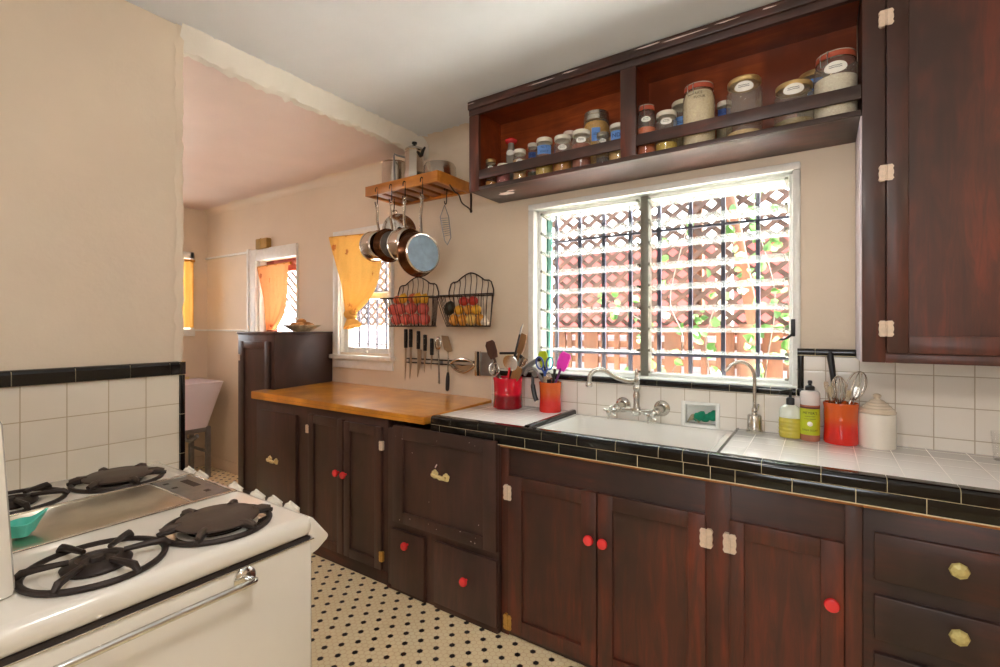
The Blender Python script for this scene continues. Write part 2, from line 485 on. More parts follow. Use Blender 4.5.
# tile on the window wall, with the hole for the soap niche
TY = 2.245
w = MB(); NX0, NX1, NZ0, NZ1 = -.508, -.377, .906, .996
for x0, x1, z0, z1 in ((-1.56, NX0, .84, 1.066), (NX1, -.082, .84, 1.066), (NX0, NX1, .84, NZ0), (NX0, NX1, NZ1, 1.066),
                       (-.082, .113, .84, 1.222), (.113, 1.75, .84, 1.2221), (-1.56, -1.34, 1.066, 1.10)):
    w.box(x0, x1, TY, WY+.001, z0, z1)
struct('trim_8', w, TILEW)
b = MB()
x = -1.54
while x < -.1:                                   # black sill nosing under the window
    x1 = min(x+.152, -.083); nose(b, 'x', x+.0009, x1-.0009, rprof(TY-.014, TY+.02, 1.064, 1.093, .011, ('bl', 'tl'))); x += .152
for z0, z1 in ((1.0955, 1.2255),): nose(b, 'z', z0, z1, rprof(-.079, -.057, TY-.012, WY+.001, .009, ('bl', 'br')))
b.prism([(-.0815, 1.064), (-.055, 1.064), (-.055, 1.094), (-.0815, 1.094)], 'y', TY-.014, TY+.02, .006)
for x0, x1 in ((-.079, -.021), (-.019, .112)): nose(b, 'x', x0, x1, rprof(TY-.012, WY+.001, 1.227, 1.253, .011, ('bl', 'tl')))
struct('trim_9', b, BLACK)
struct('trim_10', MB().box(-1.54, -.06, TY-.008, TY+.02, 1.068, 1.09).box(-.077, .11, TY-.006, WY, 1.226, 1.249), GROUT)

# ------------------------------------------------------------------ kitchen window (jalousie)
W1 = sroot('window_1', ((KX0+KX1)/2, WY, KZ0))
m = MB()                                         # painted surround, nosing past the plaster
m.box(KX0-.02, KX1+.012, WY-.022, WY+.02, KZ1-.012, KZ1+.02, .006)
m.box(KX0-.02, KX0+.016, WY-.022, WY+.02, KZ0, KZ1-.012, .006)
m.box(KX1-.016, KX1+.012, WY-.022, WY+.02, KZ0, KZ1-.012, .006)
m.box(KX0-.01, KX1+.008, TY+.012, WY+.02, KZ0-.012, KZ0+.014, .004)
m.box(KX0, KX0+.012, WY, 2.43, KZ0, KZ1).box(KX1-.012, KX1, WY, 2.43, KZ0, KZ1)
m.box(KX0, KX1, WY, 2.43, KZ1-.012, KZ1).box(KX0, KX1, WY, 2.43, KZ0, KZ0+.016)
obj('casing', m, WHITE, W1)
m = MB(); fy0, fy1 = 2.325, 2.375
m.box(KX0+.012, KX0+.036, fy0, fy1, KZ0+.016, KZ1-.012, .003).box(KX1-.03, KX1-.012, fy0, fy1, KZ0+.016, KZ1-.012, .003)
m.box(KX0+.036, KX1-.03, fy0, fy1, KZ1-.034, KZ1-.012, .003).box(KX0+.036, KX1-.03, fy0, fy1, KZ0+.016, KZ0+.03, .003)
obj('frame', m, WHITE, W1)
obj('green_jamb', MB().box(KX0+.037, KX0+.047, 2.376, 2.428, KZ0+.02, KZ1-.03), GREEN, W1)
obj('mullion', MB().box(-.733, -.693, 2.322, 2.38, KZ0+.016, KZ1-.012, .004), GREY, W1)
clips = MB()
zs = [1.116+.1035*k for k in range(9)]
for xa, xb in ((KX0+.04, -.735), (-.691, KX1-.032)):
    for z in zs:
        M = Matrix.Translation((0, 2.355, z)) @ Matrix.Rotation(math.radians(-9), 4, 'X')
        s = MB().box(xa+.004, xb-.004, -.052, .052, -.0028, .0028, .0015, 1, M)
        obj('louver_pane', s, LOUV, W1)
        for xx in (xa, xb-.012):
            clips.box(xx, xx+.012, -.056, .04, -.007, .004, .001, 1, M)
obj('pane_clips', clips, GREY, W1)
obj('crank', MB().box(KX1-.02, KX1-.005, WY-.035, WY-.02, 1.30, 1.37, .003).tube([(KX1-.013, WY-.03, 1.31), (KX1-.04, WY-.05, 1.29), (KX1-.06, WY-.05, 1.285)], .005), BLKP, W1)

# small sash window with curtain
W2 = sroot('window_2', ((S0+S1)/2, WY, SZ0))
m = MB()
m.box(S0-.06, S0, WY-.02, WY+.03, SZ0-.02, SZ1+.05, .004).box(S1, S1+.03, WY-.02, WY+.03, SZ0-.02, SZ1+.05, .004).box(S0, S1, WY-.02, WY+.03, SZ1, SZ1+.05, .004)
m.box(S0-.075, S1+.045, WY-.045, WY+.02, SZ0-.045, SZ0-.014, .006).box(S0-.06, S1+.03, WY-.018, WY+.01, SZ0-.11, SZ0-.045, .004)
m.box(S0, S0+.01, WY, 2.43, SZ0-.014, SZ1).box(S1-.01, S1, WY, 2.43, SZ0-.014, SZ1)
obj('casing', m, WHITE, W2)
m = MB(); cz = 1.555
for yy, z0, z1 in ((2.335, SZ0-.012, cz+.02), (2.375, cz-.02, SZ1)):
    m.box(S0+.01, S0+.055, yy-.018, yy+.018, z0, z1, .003).box(S1-.045, S1-.01, yy-.018, yy+.018, z0, z1, .003)
    m.box(S0+.055, S1-.045, yy-.018, yy+.018, z1-.04, z1, .003).box(S0+.055, S1-.045, yy-.018, yy+.018, z0, z0+.05, .003)
m.sphere((-2.69, 2.312, SZ0+.01), .012, 8, 6)
obj('sash', m, WHITE, W2)
obj('pane', MB().box(S0+.05, S1-.04, 2.333, 2.337, SZ0, cz).box(S0+.05, S1-.04, 2.373, 2.377, cz, SZ1-.02), PANEG, W2)

# end wall window
W3 = sroot('window_3', (FX, 1.7, 1.31))
m = MB().box(FX-.06, FX+.02, 1.29, 1.35, 1.25, 2.04, .004).box(FX-.06, FX+.02, 2.13, 2.165, 1.25, 2.04, .004).box(FX-.06, FX+.02, 1.29, 2.165, 1.98, 2.04, .004).box(FX-.06, FX+.04, 1.29, 2.165, 1.25, 1.315, .004)
m.box(FX-.1, FX-.06, 1.35, 2.13, 1.63, 1.66, .003)
obj('casing', m, WHITE, W3)
obj('pane', MB().box(FX-.082, FX-.078, 1.35, 2.13, 1.31, 1.98), PANEG, W3)
# unseen window added behind the viewer to fill the kitchen with daylight
W4 = sroot('fill_window', (-.05, -1.75, 1.0))
m = MB().box(-.51, -.45, -1.8, -1.68, .94, 2.06, .004).box(.35, .41, -1.8, -1.68, .94, 2.06, .004).box(-.45, .35, -1.8, -1.68, 2.0, 2.06, .004).box(-.45, .35, -1.8, -1.66, .94, 1.0, .004).box(-.08, -.03, -1.78, -1.72, 1.0, 2.0, .003)
obj('casing', m, WHITE, W4)
obj('pane', MB().box(-.45, .35, -1.752, -1.748, 1.0, 2.0), PANEG, W4)

# back door with glazed top
DR = sroot('door_1', ((D0+D1)/2, WY, 0))
m = MB()
m.box(D0-.1, D0, WY-.022, WY+.03, 0, DZ+.1, .005).box(D0-.13, D0-.1, WY-.03, WY, 0, DZ+.11, .005).box(D1, D1+.02, WY-.01, WY+.03, 0, DZ, .004).box(D0, D1+.02, WY-.022, WY+.03, DZ, DZ+.1, .005)
m.box(D0, D0+.03, WY, 2.43, 0, DZ)
obj('casing', m, WHITE, DR)
m = MB(); dx0 = D0+.03
m.box(dx0, dx0+.11, 2.35, 2.39, 0, DZ, .004).box(D1-.03, D1, 2.35, 2.39, 0, DZ, .004).box(dx0+.11, D1-.03, 2.35, 2.39, DZ-.1, DZ, .004).box(dx0+.11, D1-.03, 2.35, 2.39, 0, 1.0, .004)
obj('door_frame', m, REDW, DR)
obj('pane', MB().box(dx0+.1, D1-.02, 2.368, 2.372, .99, DZ-.08), PANEG, DR)

# ------------------------------------------------------------------ cabinets
def hollow(x0, x1, y0, y1, z0, z1, th=.018):
    return (MB().box(x0, x1, y0, y0+th, z0, z1, .002).box(x0, x0+th, y0+th, y1, z0, z1).box(x1-th, x1, y0+th, y1, z0, z1)
            .box(x0+th, x1-th, y0+th, y1, z0, z0+th).box(x0+th, x1-th, y1-.008, y1, z0+th, z1))
def door(name, parent, x0, x1, z0, z1, yf, mat, st=.062, top=None, bot=None, rec=.011, th=.02, panel=True, fp=None):
    m = MB(); top = top or st; bot = bot or st
    if not panel:
        m.box(x0, x1, yf, yf+th, z0, z1, .004)
    else:
        fl = fp[0] if fp else x0+st; fr = fp[1] if fp else x1-st
        m.box(x0, fl, yf, yf+th, z0, z1, .0025).box(fr, x1, yf, yf+th, z0, z1, .0025)
        m.box(fl, fr, yf, yf+th, z1-top, z1, .0025).box(fl, fr, yf, yf+th, z0, z0+bot, .0025)
        m.box(fl-.004, fr+.004, yf+rec, yf+th, z0+bot-.004, z1-top+.004)
    return obj(name, m, mat, parent)
def red_knob(parent, x, z, y):
    m = MB().lathe([(.006, 0), (.006, .012), (.010, .016), (.019, .022), (.0205, .028), (.018, .034), (.009, .037), (0, .0375)], (x, y+.002, z), (0, -1, 0), 20)
    o = obj('knob', m, RED, parent); o['label'] = 'round red knob'; return o
def glass_knob(parent, x, z, y):
    m = MB().lathe([(.008, 0), (.008, .01), (.014, .014), (.022, .024), (.019, .032), (.009, .038), (0, .039)], (x, y+.001, z), (0, -1, 0), 8)
    o = obj('knob', m, CRYSTAL, parent, sharp=10); o['label'] = 'faceted amber glass knob'; return o
def pull(parent, x, z, y, tilt=-.1):
    m = MB()
    for sx in (-1, 1):
        cx = x+sx*.034; cz_ = z+sx*.034*tilt
        for k in range(5):
            a = 2*PI*k/5+.3
            m.sphere((cx+.0105*math.cos(a), y-.004, cz_+.0105*math.sin(a)), (.0105, .007, .0105), 8, 6)
        m.lathe([(.007, 0), (.006, .022), (.009, .026), (0, .03)], (cx, y, cz_), (0, -1, 0), 10)
    m.tube([(x-.034, y-.022, z-.034*tilt), (x-.016, y-.027, z-.016*tilt), (x, y-.024, z), (x+.016, y-.027, z+.016*tilt), (x+.034, y-.022, z+.034*tilt)], [.008, .011, .008, .011, .008], 10)
    o = obj('handle', m, BRASS, parent); o['label'] = 'ornate cream and gold pull handle'; return o
def hinge(parent, x, z, y, mat=IVORY, w=.02, h=.03, dp=.011):
    m = MB()
    for sx in (-1, 1):
        pts = []
        n = 14
        prof = [(.003, -h), (w*.75, -h), (w, -h*.72), (w*.86, -h*.45), (w*.97, -h*.15), (w*.97, h*.15), (w*.86, h*.45), (w, h*.72), (w*.75, h), (.003, h)]
        m.prism([(x+sx*a, z+b) for a, b in prof], 'y', y-.003, y+dp, 0)
    m.lathe([(.0036, -h*.95), (.0036, h*.95)], (x, y-.003, z), (0, 0, 1), 8)
    return obj('hinge', m, mat, parent)

# tall cabinet by the laundry
t = thing('tall_cabinet', 'tall narrow dark brown cupboard standing at the far end of the butcher block', 'cabinet', (-3.27, 2.06, 0))
obj('carcass', MB().box(-3.505, -3.037, 1.83, 2.286, 0, 1.286, .004).box(-3.512, -3.032, 1.824, 2.287, 1.285, 1.302, .004), WOODL, t)
d = door('door', t, -3.452, -3.083, .13, 1.237, 1.813, WOODL, .05); hinge(d, -3.455, 1.12, 1.812, IVORY, .012, .022)
obj('plinth', MB().box(-3.5, -3.05, 1.822, 1.84, 0, .08, .003), WOODL, t)

# left base cabinet: tilt-out bin and pair of doors
t = thing('base_cabinet', 'dark base cabinet under the far half of the butcher block with paired doors', 'cabinet', (-2.45, 1.75, 0))
obj('carcass', hollow(-3.034, -1.862, 1.766, 2.284, 0, .864).box(-3.105, -1.862, 1.742, 1.766, .02, .864, .003), WOODL, t)
d = door('bin_door', t, -3.035, -2.646, .2, .802, 1.724, WOODL, panel=False); pull(d, -2.875, .497, 1.724)
d = door('door', t, -2.522, -2.205, .074, .822, 1.724, WOODL, .05); red_knob(d, -2.236, .528, 1.724); hinge(d, -2.526, .735, 1.7235, IVORY, .014, .024); hinge(d, -2.526, .15, 1.7235, GOLDH, .014, .026)
d = door('door', t, -2.197, -1.899, .074, .816, 1.724, WOODL, .05); red_knob(d, -2.172, .527, 1.724); hinge(d, -1.896, .722, 1.7235, IVORY, .014, .024); hinge(d, -1.896, .147, 1.7235, GOLDH, .014, .026)
obj('toe_board', MB().box(-3.1, -1.862, 1.737, 1.76, 0, .066, .004), WOODX, t)

# bin cabinet
t = thing('bin_cabinet', 'dark flour bin cabinet under the butcher block corner with two lower drawers', 'cabinet', (-1.51, 1.73, 0))
obj('carcass', hollow(-1.858, -1.168, 1.736, 2.24, 0, .818), WOODL, t)
d = door('bin_door', t, -1.8, -1.169, .358, .842, 1.712, WOODL, .07, .064, .056, th=.026); pull(d, -1.478, .643, 1.712)
d = door('drawer', t, -1.818, -1.595, .018, .316, 1.718, WOODL, panel=False); red_knob(d, -1.7, .262, 1.718)
d = door('drawer', t, -1.53, -1.170, .03, .32, 1.718, WOODL, panel=False); red_knob(d, -1.333, .195, 1.718)
m = MB(); q2 = random.Random(9)
for k in range(16):
    x = q2.uniform(-1.78, -1.19); z = q2.choice([q2.uniform(.37, .41), q2.uniform(.78, .83), q2.uniform(.37, .83)])
    m.lathe([(q2.uniform(.0012, .003), 0), (0, .0006)], (x, 1.7118, z), (0, -1, 0), 6)
m.box(-1.512, -1.506, 1.7112, 1.7122, .672, .692, 0, 1, Matrix.Translation((-1.509, 0, .682)) @ Matrix.Rotation(.6, 4, 'Y') @ Matrix.Translation((1.509, 0, -.682)))
obj('paint_flecks', m, MATS['paint_smears'] if 'paint_smears' in MATS else plain('paint_smears', (222, 206, 200), .6), t)
obj('chipped_skirt', MB().box(-1.858, -1.59, 1.728, 1.74, 0, .016, .002).box(-1.535, -1.17, 1.728, 1.74, 0, .028, .002), WOODX, t)

# sink cabinet
t = thing('sink_cabinet', 'reddish dark wood cabinet under the sink with three panelled doors', 'cabinet', (-.53, 1.75, 0))
obj('carcass', hollow(-1.164, .098, 1.76, 2.24, 0, .814), WOODX, t)
for xa, xb in ((-1.166, -1.128), (-.33, -.25), (.058, .1)): obj('stile', MB().box(xa, xb, 1.752, 1.7599, 0, .814, .002), WOODD, t)
obj('lip', MB().box(-1.166, .1, 1.742, 1.766, .815, .823, .002), PINE, t)
for x0, x1, kx, hx, hm, fp in ((-1.126, -.7215, -.743, -1.127, 0, (-1.058, -.785)), (-.7155, -.328, -.687, -.325, 1, (-.656, -.384)), (-.253, .056, .026, -.252, 0, (-.209, -.002))):
    d = door('door', t, x0, x1, .026, .698, 1.742, WOODD, .06, .055, .06, fp=fp)
    red_knob(d, kx, .519, 1.742)
    hinge(d, hx, .622, 1.7415, IVORY, .021, .032); hinge(d, hx, .062, 1.7415, GOLDH, .021, .032)

# drawer cabinet at the near end
t = thing('drawer_cabinet', 'near dark wood cabinet with stacked drawers and glass knobs', 'cabinet', (.6, 1.75, 0))
obj('carcass', hollow(.101, 1.3, 1.76, 2.24, 0, .814), WOODX, t)
obj('lip', MB().box(.1, 1.3, 1.742, 1.766, .815, .823, .002), PINE, t)
for z0, z1, kz in ((.612, .748, .697), (.442, .568, .522), (.24, .402, .34), (.05, .2, .13)):
    d = door('drawer', t, .126, .84, z0, z1, 1.744, WOODX, panel=False); glass_knob(d, .302, kz, 1.744)

# open spice shelf
t = thing('spice_shelf', 'open mahogany two-bay wall shelf above the window holding jars', 'shelf', (-.7, 2.15, 2.045))
obj('bottom_board', MB().box(-1.535, .112, 2.012, 2.288, 2.046, 2.064, .002), WOODX, t)
obj('back_panel', MB().box(-1.52, .112, 2.272, 2.287, 2.064, 2.5), WOODI, t)
obj('side_panel', MB().box(-1.535, -1.515, 2.022, 2.288, 2.064, 2.5, .002), WOODI, t)
obj('partition', MB().box(-.694, -.676, 2.025, 2.272, 2.064, 2.5), WOODI, t)
obj('top_board', MB().box(-1.515, .112, 2.025, 2.272, 2.485, 2.5), WOODI, t)
obj('stile', MB().box(-1.537, -1.475, 2.004, 2.024, 2.045, 2.44, .002), WOODD, t)
obj('stile', MB().box(-.719, -.652, 2.004, 2.024, 2.064, 2.446, .002), WOODD, t)
obj('top_rail', MB().box(-1.537, .112, 2.002, 2.024, 2.442, 2.508, .002).box(-1.538, .112, 1.99, 2.01, 2.47, 2.512, .005), WOODX, t)
for xa, xb in ((-1.475, -.719), (-.652, .112)):
    obj('guard_rail', MB().box(xa, xb, 2.006, 2.02, 2.104, 2.152, .003), WOODX, t)
obj('bottom_lip', MB().box(-1.475, .112, 2.003, 2.02, 2.046, 2.066, .003), WOODX, t)

m = MB(); q = random.Random(5)
def blot(m, x, y, z, w, h, up, n=14):
    pts = [(math.cos(2*PI*i/n)*w*q.uniform(.45, 1), math.sin(2*PI*i/n)*h*q.uniform(.45, 1)) for i in range(n)]
    m.raw([(x+a, y, z+b) if up else (x+a, y+b, z) for a, b in pts], [tuple(range(n))])
blot(m, -1.39, 2.13, 2.0454, .06, .035, False); blot(m, -1.34, 2.1, 2.0454, .035, .012, False)
obj('white_scuff', m, plain('paint_smears', (222, 206, 200), .6), t)
m = MB()
for x, w in ((-1.51, .03), (-1.1, .09), (-.95, .05), (-.6, .07), (-.46, .11), (-.3, .06), (-.16, .03)):
    m = MB(); blot(m, x, 1.9893, 2.496+q.uniform(-.006, .006), w, .0035, True); obj('paint_drip', m, MATS['paint_smears'], t)

# wall cabinet
t = thing('wall_cabinet', 'tall dark mahogany wall cabinet hanging over the near end of the counter', 'cabinet', (.6, 2.15, 1.222))
obj('carcass', MB().box(.116, 1.1, 2.02, 2.288, 1.224, 2.512, .002), WOODD, t)
obj('face_frame', MB().box(.113, .174, 2.002, 2.022, 1.222, 2.513, .002).box(.174, 1.1, 2.002, 2.022, 1.222, 1.252, .002), WOODD, t)
obj('side_edge', MB().box(.1085, .113, 2.004, 2.288, 1.222, 2.044, .001), plain('lilac_white_edge', (206, 196, 204), .4), t)
d = door('door', t, .176, .76, 1.253, 2.5, 1.992, WOODD, .055, .06, .056)
for z in (1.333, 1.839, 2.342): hinge(d, .175, z, 1.9915, IVORY, .02, .026)

# ------------------------------------------------------------------ counters
t = thing('butcher_block', 'thick orange wooden butcher block worktop on the far cabinets', 'countertop', (-2.3, 2.0, .87))
m = MB(); Z = lambda x, y: .902+.018*(y-1.72)/.57 + .012*(-x-1.57)/1.5
pl = [(-1.59, 1.716), (-3.125, 1.716), (-3.125, 1.822), (-3.036, 1.822), (-3.036, 2.288), (-1.57, 2.288)]
A = [m.bm.verts.new((x, y, .866)) for x, y in pl]; B = [m.bm.verts.new((x, y, Z(x, y))) for x, y in pl]
m.bm.faces.new(A); m.bm.faces.new(B[::-1])
for i in range(6): m.bm.faces.new((A[i], B[i], B[(i+1) % 6], A[(i+1) % 6]))
bmesh.ops.bevel(m.bm, geom=list(m.bm.edges), offset=.003, segments=2, affect='EDGES')
obj('slab', m, BLOCK, t)
obj('seams', MB().box(-3.03, -1.6, 1.7152, 1.717, .8855, .8862), plain('seam_brown', (120, 64, 22)), t)

t = thing('tiled_countertop', 'white tiled counter with a double row of black edge tiles', 'countertop', (-.3, 2.0, .85))
obj('tile_top', MB().box(-1.553, -1.062, 1.752, 2.244, .82, .909, .002).box(-.289, 1.3, 1.752, 2.244, .82, .909, .002), TILET, t)
obj('grout_bed', MB().prism(rprof(1.7285, 1.752, .826, .9095, .0135, ('tl',)), 'x', -1.553, 1.299).box(-1.062, -.289, 1.752, 1.772, .824, .9055), GROUT, t)
cap = [-1.556, -1.504, -1.435, -1.276, -1.124, -.953, -.795, -.639, -.481, -.399, -.3155, -.158, -.001, .154, .306, .458, .61, .762, .914, 1.3]
low = [-1.556, -1.502, -1.346, -1.189, -1.032, -.873, -.714, -.556, -.396, -.309, -.234, -.075, .083, .238, .39, .542, .694, .846, 1.3]
m = MB()
for a, b in zip(cap, cap[1:]): nose(m, 'x', a+.0011, b-.0011, rprof(1.726, 1.772, .8735, .9115, .015, ('tl',)))
obj('edge_cap_tiles', m, BLACK, t)
m = MB()
for a, b in zip(low, low[1:]): nose(m, 'x', a+.0011, b-.0011, rprof(1.7275, 1.752, .829, .8715, .002, ('tl', 'bl'), 2))
obj('apron_tiles', m, BLACK, t)
for xa, xb, za, zb_, cs in ((-1.064, -1.036, .896, .917, ('tl', 'tr')), (-.302, -.288, .89, .9122, ('tl',))):
    m = MB()
    for k in range(4):
        ya = 1.776+.118*k; nose(m, 'y', ya+.0009, min(ya+.1171, 2.2435), rprof(xa, xb, za, zb_, .009, cs))
    obj('sink_edge_tiles', m, BLACK, t)

# sink
t = thing('kitchen_sink', 'wide white porcelain sink basin below the kitchen window', 'sink', (-.67, 2.0, .75))
m = MB(); x0, x1, ya, yb, zt, zb = -1.036, -.302, 1.775, 2.243, .898, .735
def rr(a, b, c, d, r, z, n=6):
    out = []
    for cx, cy, s in ((b-r, d-r, 0), (a+r, d-r, PI/2), (a+r, c+r, PI), (b-r, c+r, 1.5*PI)):
        for i in range(n+1): out.append(Vector((cx+r*math.cos(s+PI/2*i/n), cy+r*math.sin(s+PI/2*i/n), z)))
    return out
m.loft([rr(x0, x1, ya, yb, .006, .80), rr(x0, x1, ya, yb, .006, zt-.004), rr(x0+.004, x1-.004, ya+.004, yb-.004, .01, zt), rr(x0+.026, x1-.026, ya+.02, yb-.03, .03, zt-.001),
        rr(x0+.034, x1-.034, ya+.026, yb-.04, .04, zt-.012), rr(x0+.045, x1-.045, ya+.035, yb-.06, .05, zb+.04), rr(x0+.07, x1-.07, ya+.06, yb-.09, .06, zb+.005),
        rr(x0+.3, x1-.3, ya+.19, yb-.2, .02, zb)], True, True)
obj('basin', m, PORC, t)
obj('drain', MB().lathe([(.04, 0), (.042, .004), (.03, .006), (.02, .002), (0, .002)], (-.669, 2.0, zb), (0, 0, 1), 20), NICKEL, t)

# bridge faucet
t = thing('bridge_faucet', 'nickel wall-mounted bridge faucet with cross handles over the sink', 'faucet', (-.7, 2.19, .95))
fz = .957; fy = 2.165
m = MB()
for x in (-.79, -.607):
    m.lathe([(.036, 0), (.036, .006), (.03, .012), (.02, .016), (.017, .03), (.017, TY-fy+.014)], (x, TY, fz+.008), (0, -1, 0), 24)
    m.sphere((x, fy, fz+.002), (.019, .021, .019))
m.tube([(-.79, fy, fz), (-.73, fy, fz), (-.66, fy, fz), (-.607, fy, fz)], .0085, 12)
m.box(-.716, -.684, fy-.018, fy+.018, fz-.022, fz+.016, .005)
m.lathe([(.017, .012), (.014, .02), (.0135, .05), (.0165, .07), (.012, .083), (.012, .09), (.0165, .098), (.0165, .108), (.011, .116), (.016, .128), (.016, .142), (.009, .15), (.0075, .166), (.009, .172), (.004, .19), (0, .192)], (-.70, fy, fz), (0, 0, 1), 20)
obj('body', m, NICKEL, t)
sp = curve([(-.70, fy, fz+.134), (-.735, fy-.022, fz+.134), (-.78, fy-.05, fz+.152), (-.822, fy-.075, fz+.182), (-.858, fy-.09, fz+.184), (-.881, fy-.1, fz+.162), (-.888, fy-.103, fz+.125)], 6)
m = MB().tube(sp, .0105, 14)
m.lathe([(.0105, 0), (.015, .006), (.0155, .018), (.013, .022)], (-.888, fy-.103, fz+.128), (0, 0, -1), 16)
o = obj('spout', m, NICKEL, t)
for x in (-.79, -.607):
    s = MB(); c = Vector((x-.006, fy-.018, fz-.004)); ax = Vector((-.25, -.9, -.15)).normalized()
    s.lathe([(.012, 0), (.013, .02), (.011, .03), (.014, .036), (.012, .05), (.004, .054), (0, .0545)], c, ax, 16)
    hub = c+ax*.042; u = ax.orthogonal().normalized(); v = ax.cross(u)
    for k in range(4):
        a = PI/2*k+.45; dd = u*math.cos(a)+v*math.sin(a)
        s.tube([hub, hub+dd*.016, hub+dd*.028, hub+dd*.034], [.0055, .0045, .0065, .004], 8)
    obj('cross_handle', s, NICKEL, t)

# filter faucet
t = thing('filter_faucet', 'slim brushed gooseneck water filter faucet standing beside the sink', 'faucet', (-.225, 2.19, .91))
obj('base', MB().lathe([(.029, 0), (.031, .004), (.031, .012), (.0275, .016), (.026, .070), (.022, .075), (.009, .077), (0, .077)], (-.225, 2.19, .9085), (0, 0, 1), 24), NICKEL, t)
m = MB().tube(curve([(-.225, 2.19, .975), (-.225, 2.19, 1.06), (-.225, 2.19, 1.13), (-.233, 2.187, 1.165), (-.255, 2.183, 1.19), (-.283, 2.178, 1.195), (-.31, 2.172, 1.18), (-.328, 2.168, 1.155)], 6), .0068, 12)
m.lathe([(.011, 0), (.011, .03), (.008, .036)], (-.225, 2.19, .975), (0, 0, 1), 14)
obj('gooseneck', m, NICKEL, t)
obj('lever', MB().tube([(-.225, 2.18, .995), (-.213, 2.165, 1.005), (-.208, 2.16, 1.03)], .004, 8), NICKEL, t)

# soap niche in the tile with a green cloth in it
t = thing('soap_niche', 'small white recessed soap dish set in the tile behind the sink', 'soap dish', (-.443, TY, .9))
m = MB(); n0, n1, q0, q1 = NX0, NX1, NZ0, NZ1
m.box(n0-.014, n0+.003, TY-.008, TY+.043, q0-.012, q1+.012, .003).box(n1-.003, n1+.014, TY-.008, TY+.043, q0-.012, q1+.012, .003)
m.box(n0, n1, TY-.008, TY+.043, q1-.002, q1+.012, .003).box(n0, n1, TY-.011, TY+.043, q0-.012, q0+.004, .003).box(n0, n1, TY+.036, TY+.044, q0, q1)
obj('dish', m, PORC, t)
m = MB(); RR = random.Random(2)
for k in range(7):
    a = k/6; m.sphere((n0+.05+.068*a, TY+.014+.006*math.sin(5*a), q0+.022+.012*abs(math.sin(4*a+1))+.012*a), (.017, .014, .02+.008*math.sin(7*a)), 12, 8, Matrix.Rotation(RR.uniform(-.8, .8), 4, 'Y'))
for v in m.bm.verts: v.co += Vector((RR.uniform(-.002, .002), RR.uniform(-.002, .002), RR.uniform(-.002, .002))); v.co.z = max(v.co.z, q0+.005)
tag(obj('scrub_cloth', m, DGREEN, None, (-.43, TY+.02, q0+.006)), 'crumpled green cloth lying in the tiled soap niche', 'cloth')
m = MB().grid(lambda u, v: (n0+.012+.045*u, TY+.006+.024*v, q0+.006+.034*math.sin(PI*u)*(.6+.4*math.sin(7*v))+.004*v), 10, 6)
tag(obj('scouring_pad', m.thick(.004), plain('grey_scourer', (150, 138, 112), .8, .1, .3, 90, .5), None, (-.475, TY+.018, q0+.006)), 'small grey scouring pad beside the green cloth in the soap niche', 'sponge')

# ------------------------------------------------------------------ stove
SX0, SX1, SY0, SY1, SZ = -2.06, -1.115, .19, .778, .843
st = thing('kitchen_range', 'vintage white enamel gas range with griddle in front of the tiled wall', 'stove', (-1.6, .48, 0))
obj('body', MB().box(SX0, SX1, SY0-.06, SY1, .09, .781, .010, 3), ENAM, st)
m = MB().box(SX0, SX1+.004, SY0-.06, SY1+.004, .789, SZ, .024, 5)
m.box(SX0+.03, SX0+.31, .23, .74, SZ-.004, SZ+.001, .002)
obj('cooktop', m, ENAM, st)
obj('trim_strip', MB().box(SX0, SX1-.002, SY0-.06, SY1-.001, .779, .792, .002), IRON, st)
obj('trim_bead', MB().box(SX1-.01, SX1+.004, SY0-.06, SY1+.002, .780, .7835, .0015), CHROME, st)
m = MB()
prof = [(SY1-.012, .836), (SY1+.002, .836), (.826, .778), (.83, .77), (.824, .762), (.796, .744), (SY1-.012, .735)]
m.prism(prof, 'x', SX0+.004, SX1-.002, .005)
obj('control_panel', m, ENAM, st)
axn = Vector((0, .72, .69)).normalized()
for x in (-1.918, -1.835, -1.603, -1.470, -1.376, -1.288):
    m = MB().lathe([(.024, 0), (.024, .006), (.016, .01), (.016, .018), (.024, .022), (.025, .032), (.021, .037), (0, .038)], (x, .808, .786), axn, 20)
    v = axn.cross(Vector((1, 0, 0)))
    m.box(-.004, .004, -.022, .022, .034, .044, .002, 2, Matrix.Translation((x, .808, .786)) @ Matrix.Rotation(-.8, 4, 'X'))
    obj('control_knob', m, CERA, st)
for sx in (SX0+.07, SX1-.07):
    for sy in (SY0, SY1-.06):
        obj('foot', MB().lathe([(.02, 0), (.02, .01), (.028, .03), (.03, .095)], (sx, sy, 0), (0, 0, 1), 14), IRON, st)
# back guard
m = MB().prism([(.13, SZ), (.24, SZ), (.222, 1.175), (.13, 1.175)], 'x', SX0, -1.226, .014)
obj('back_guard', m, ENAM, st)
obj('back_guard_seal', MB().box(SX0+.01, -1.23, .11, .215, SZ-.002, SZ+.012, .003), IRON, st)
obj('back_guard_shelf', MB().box(SX0, -1.23, .03, .21, 1.16, 1.182, .008, 3), ENAM, st)
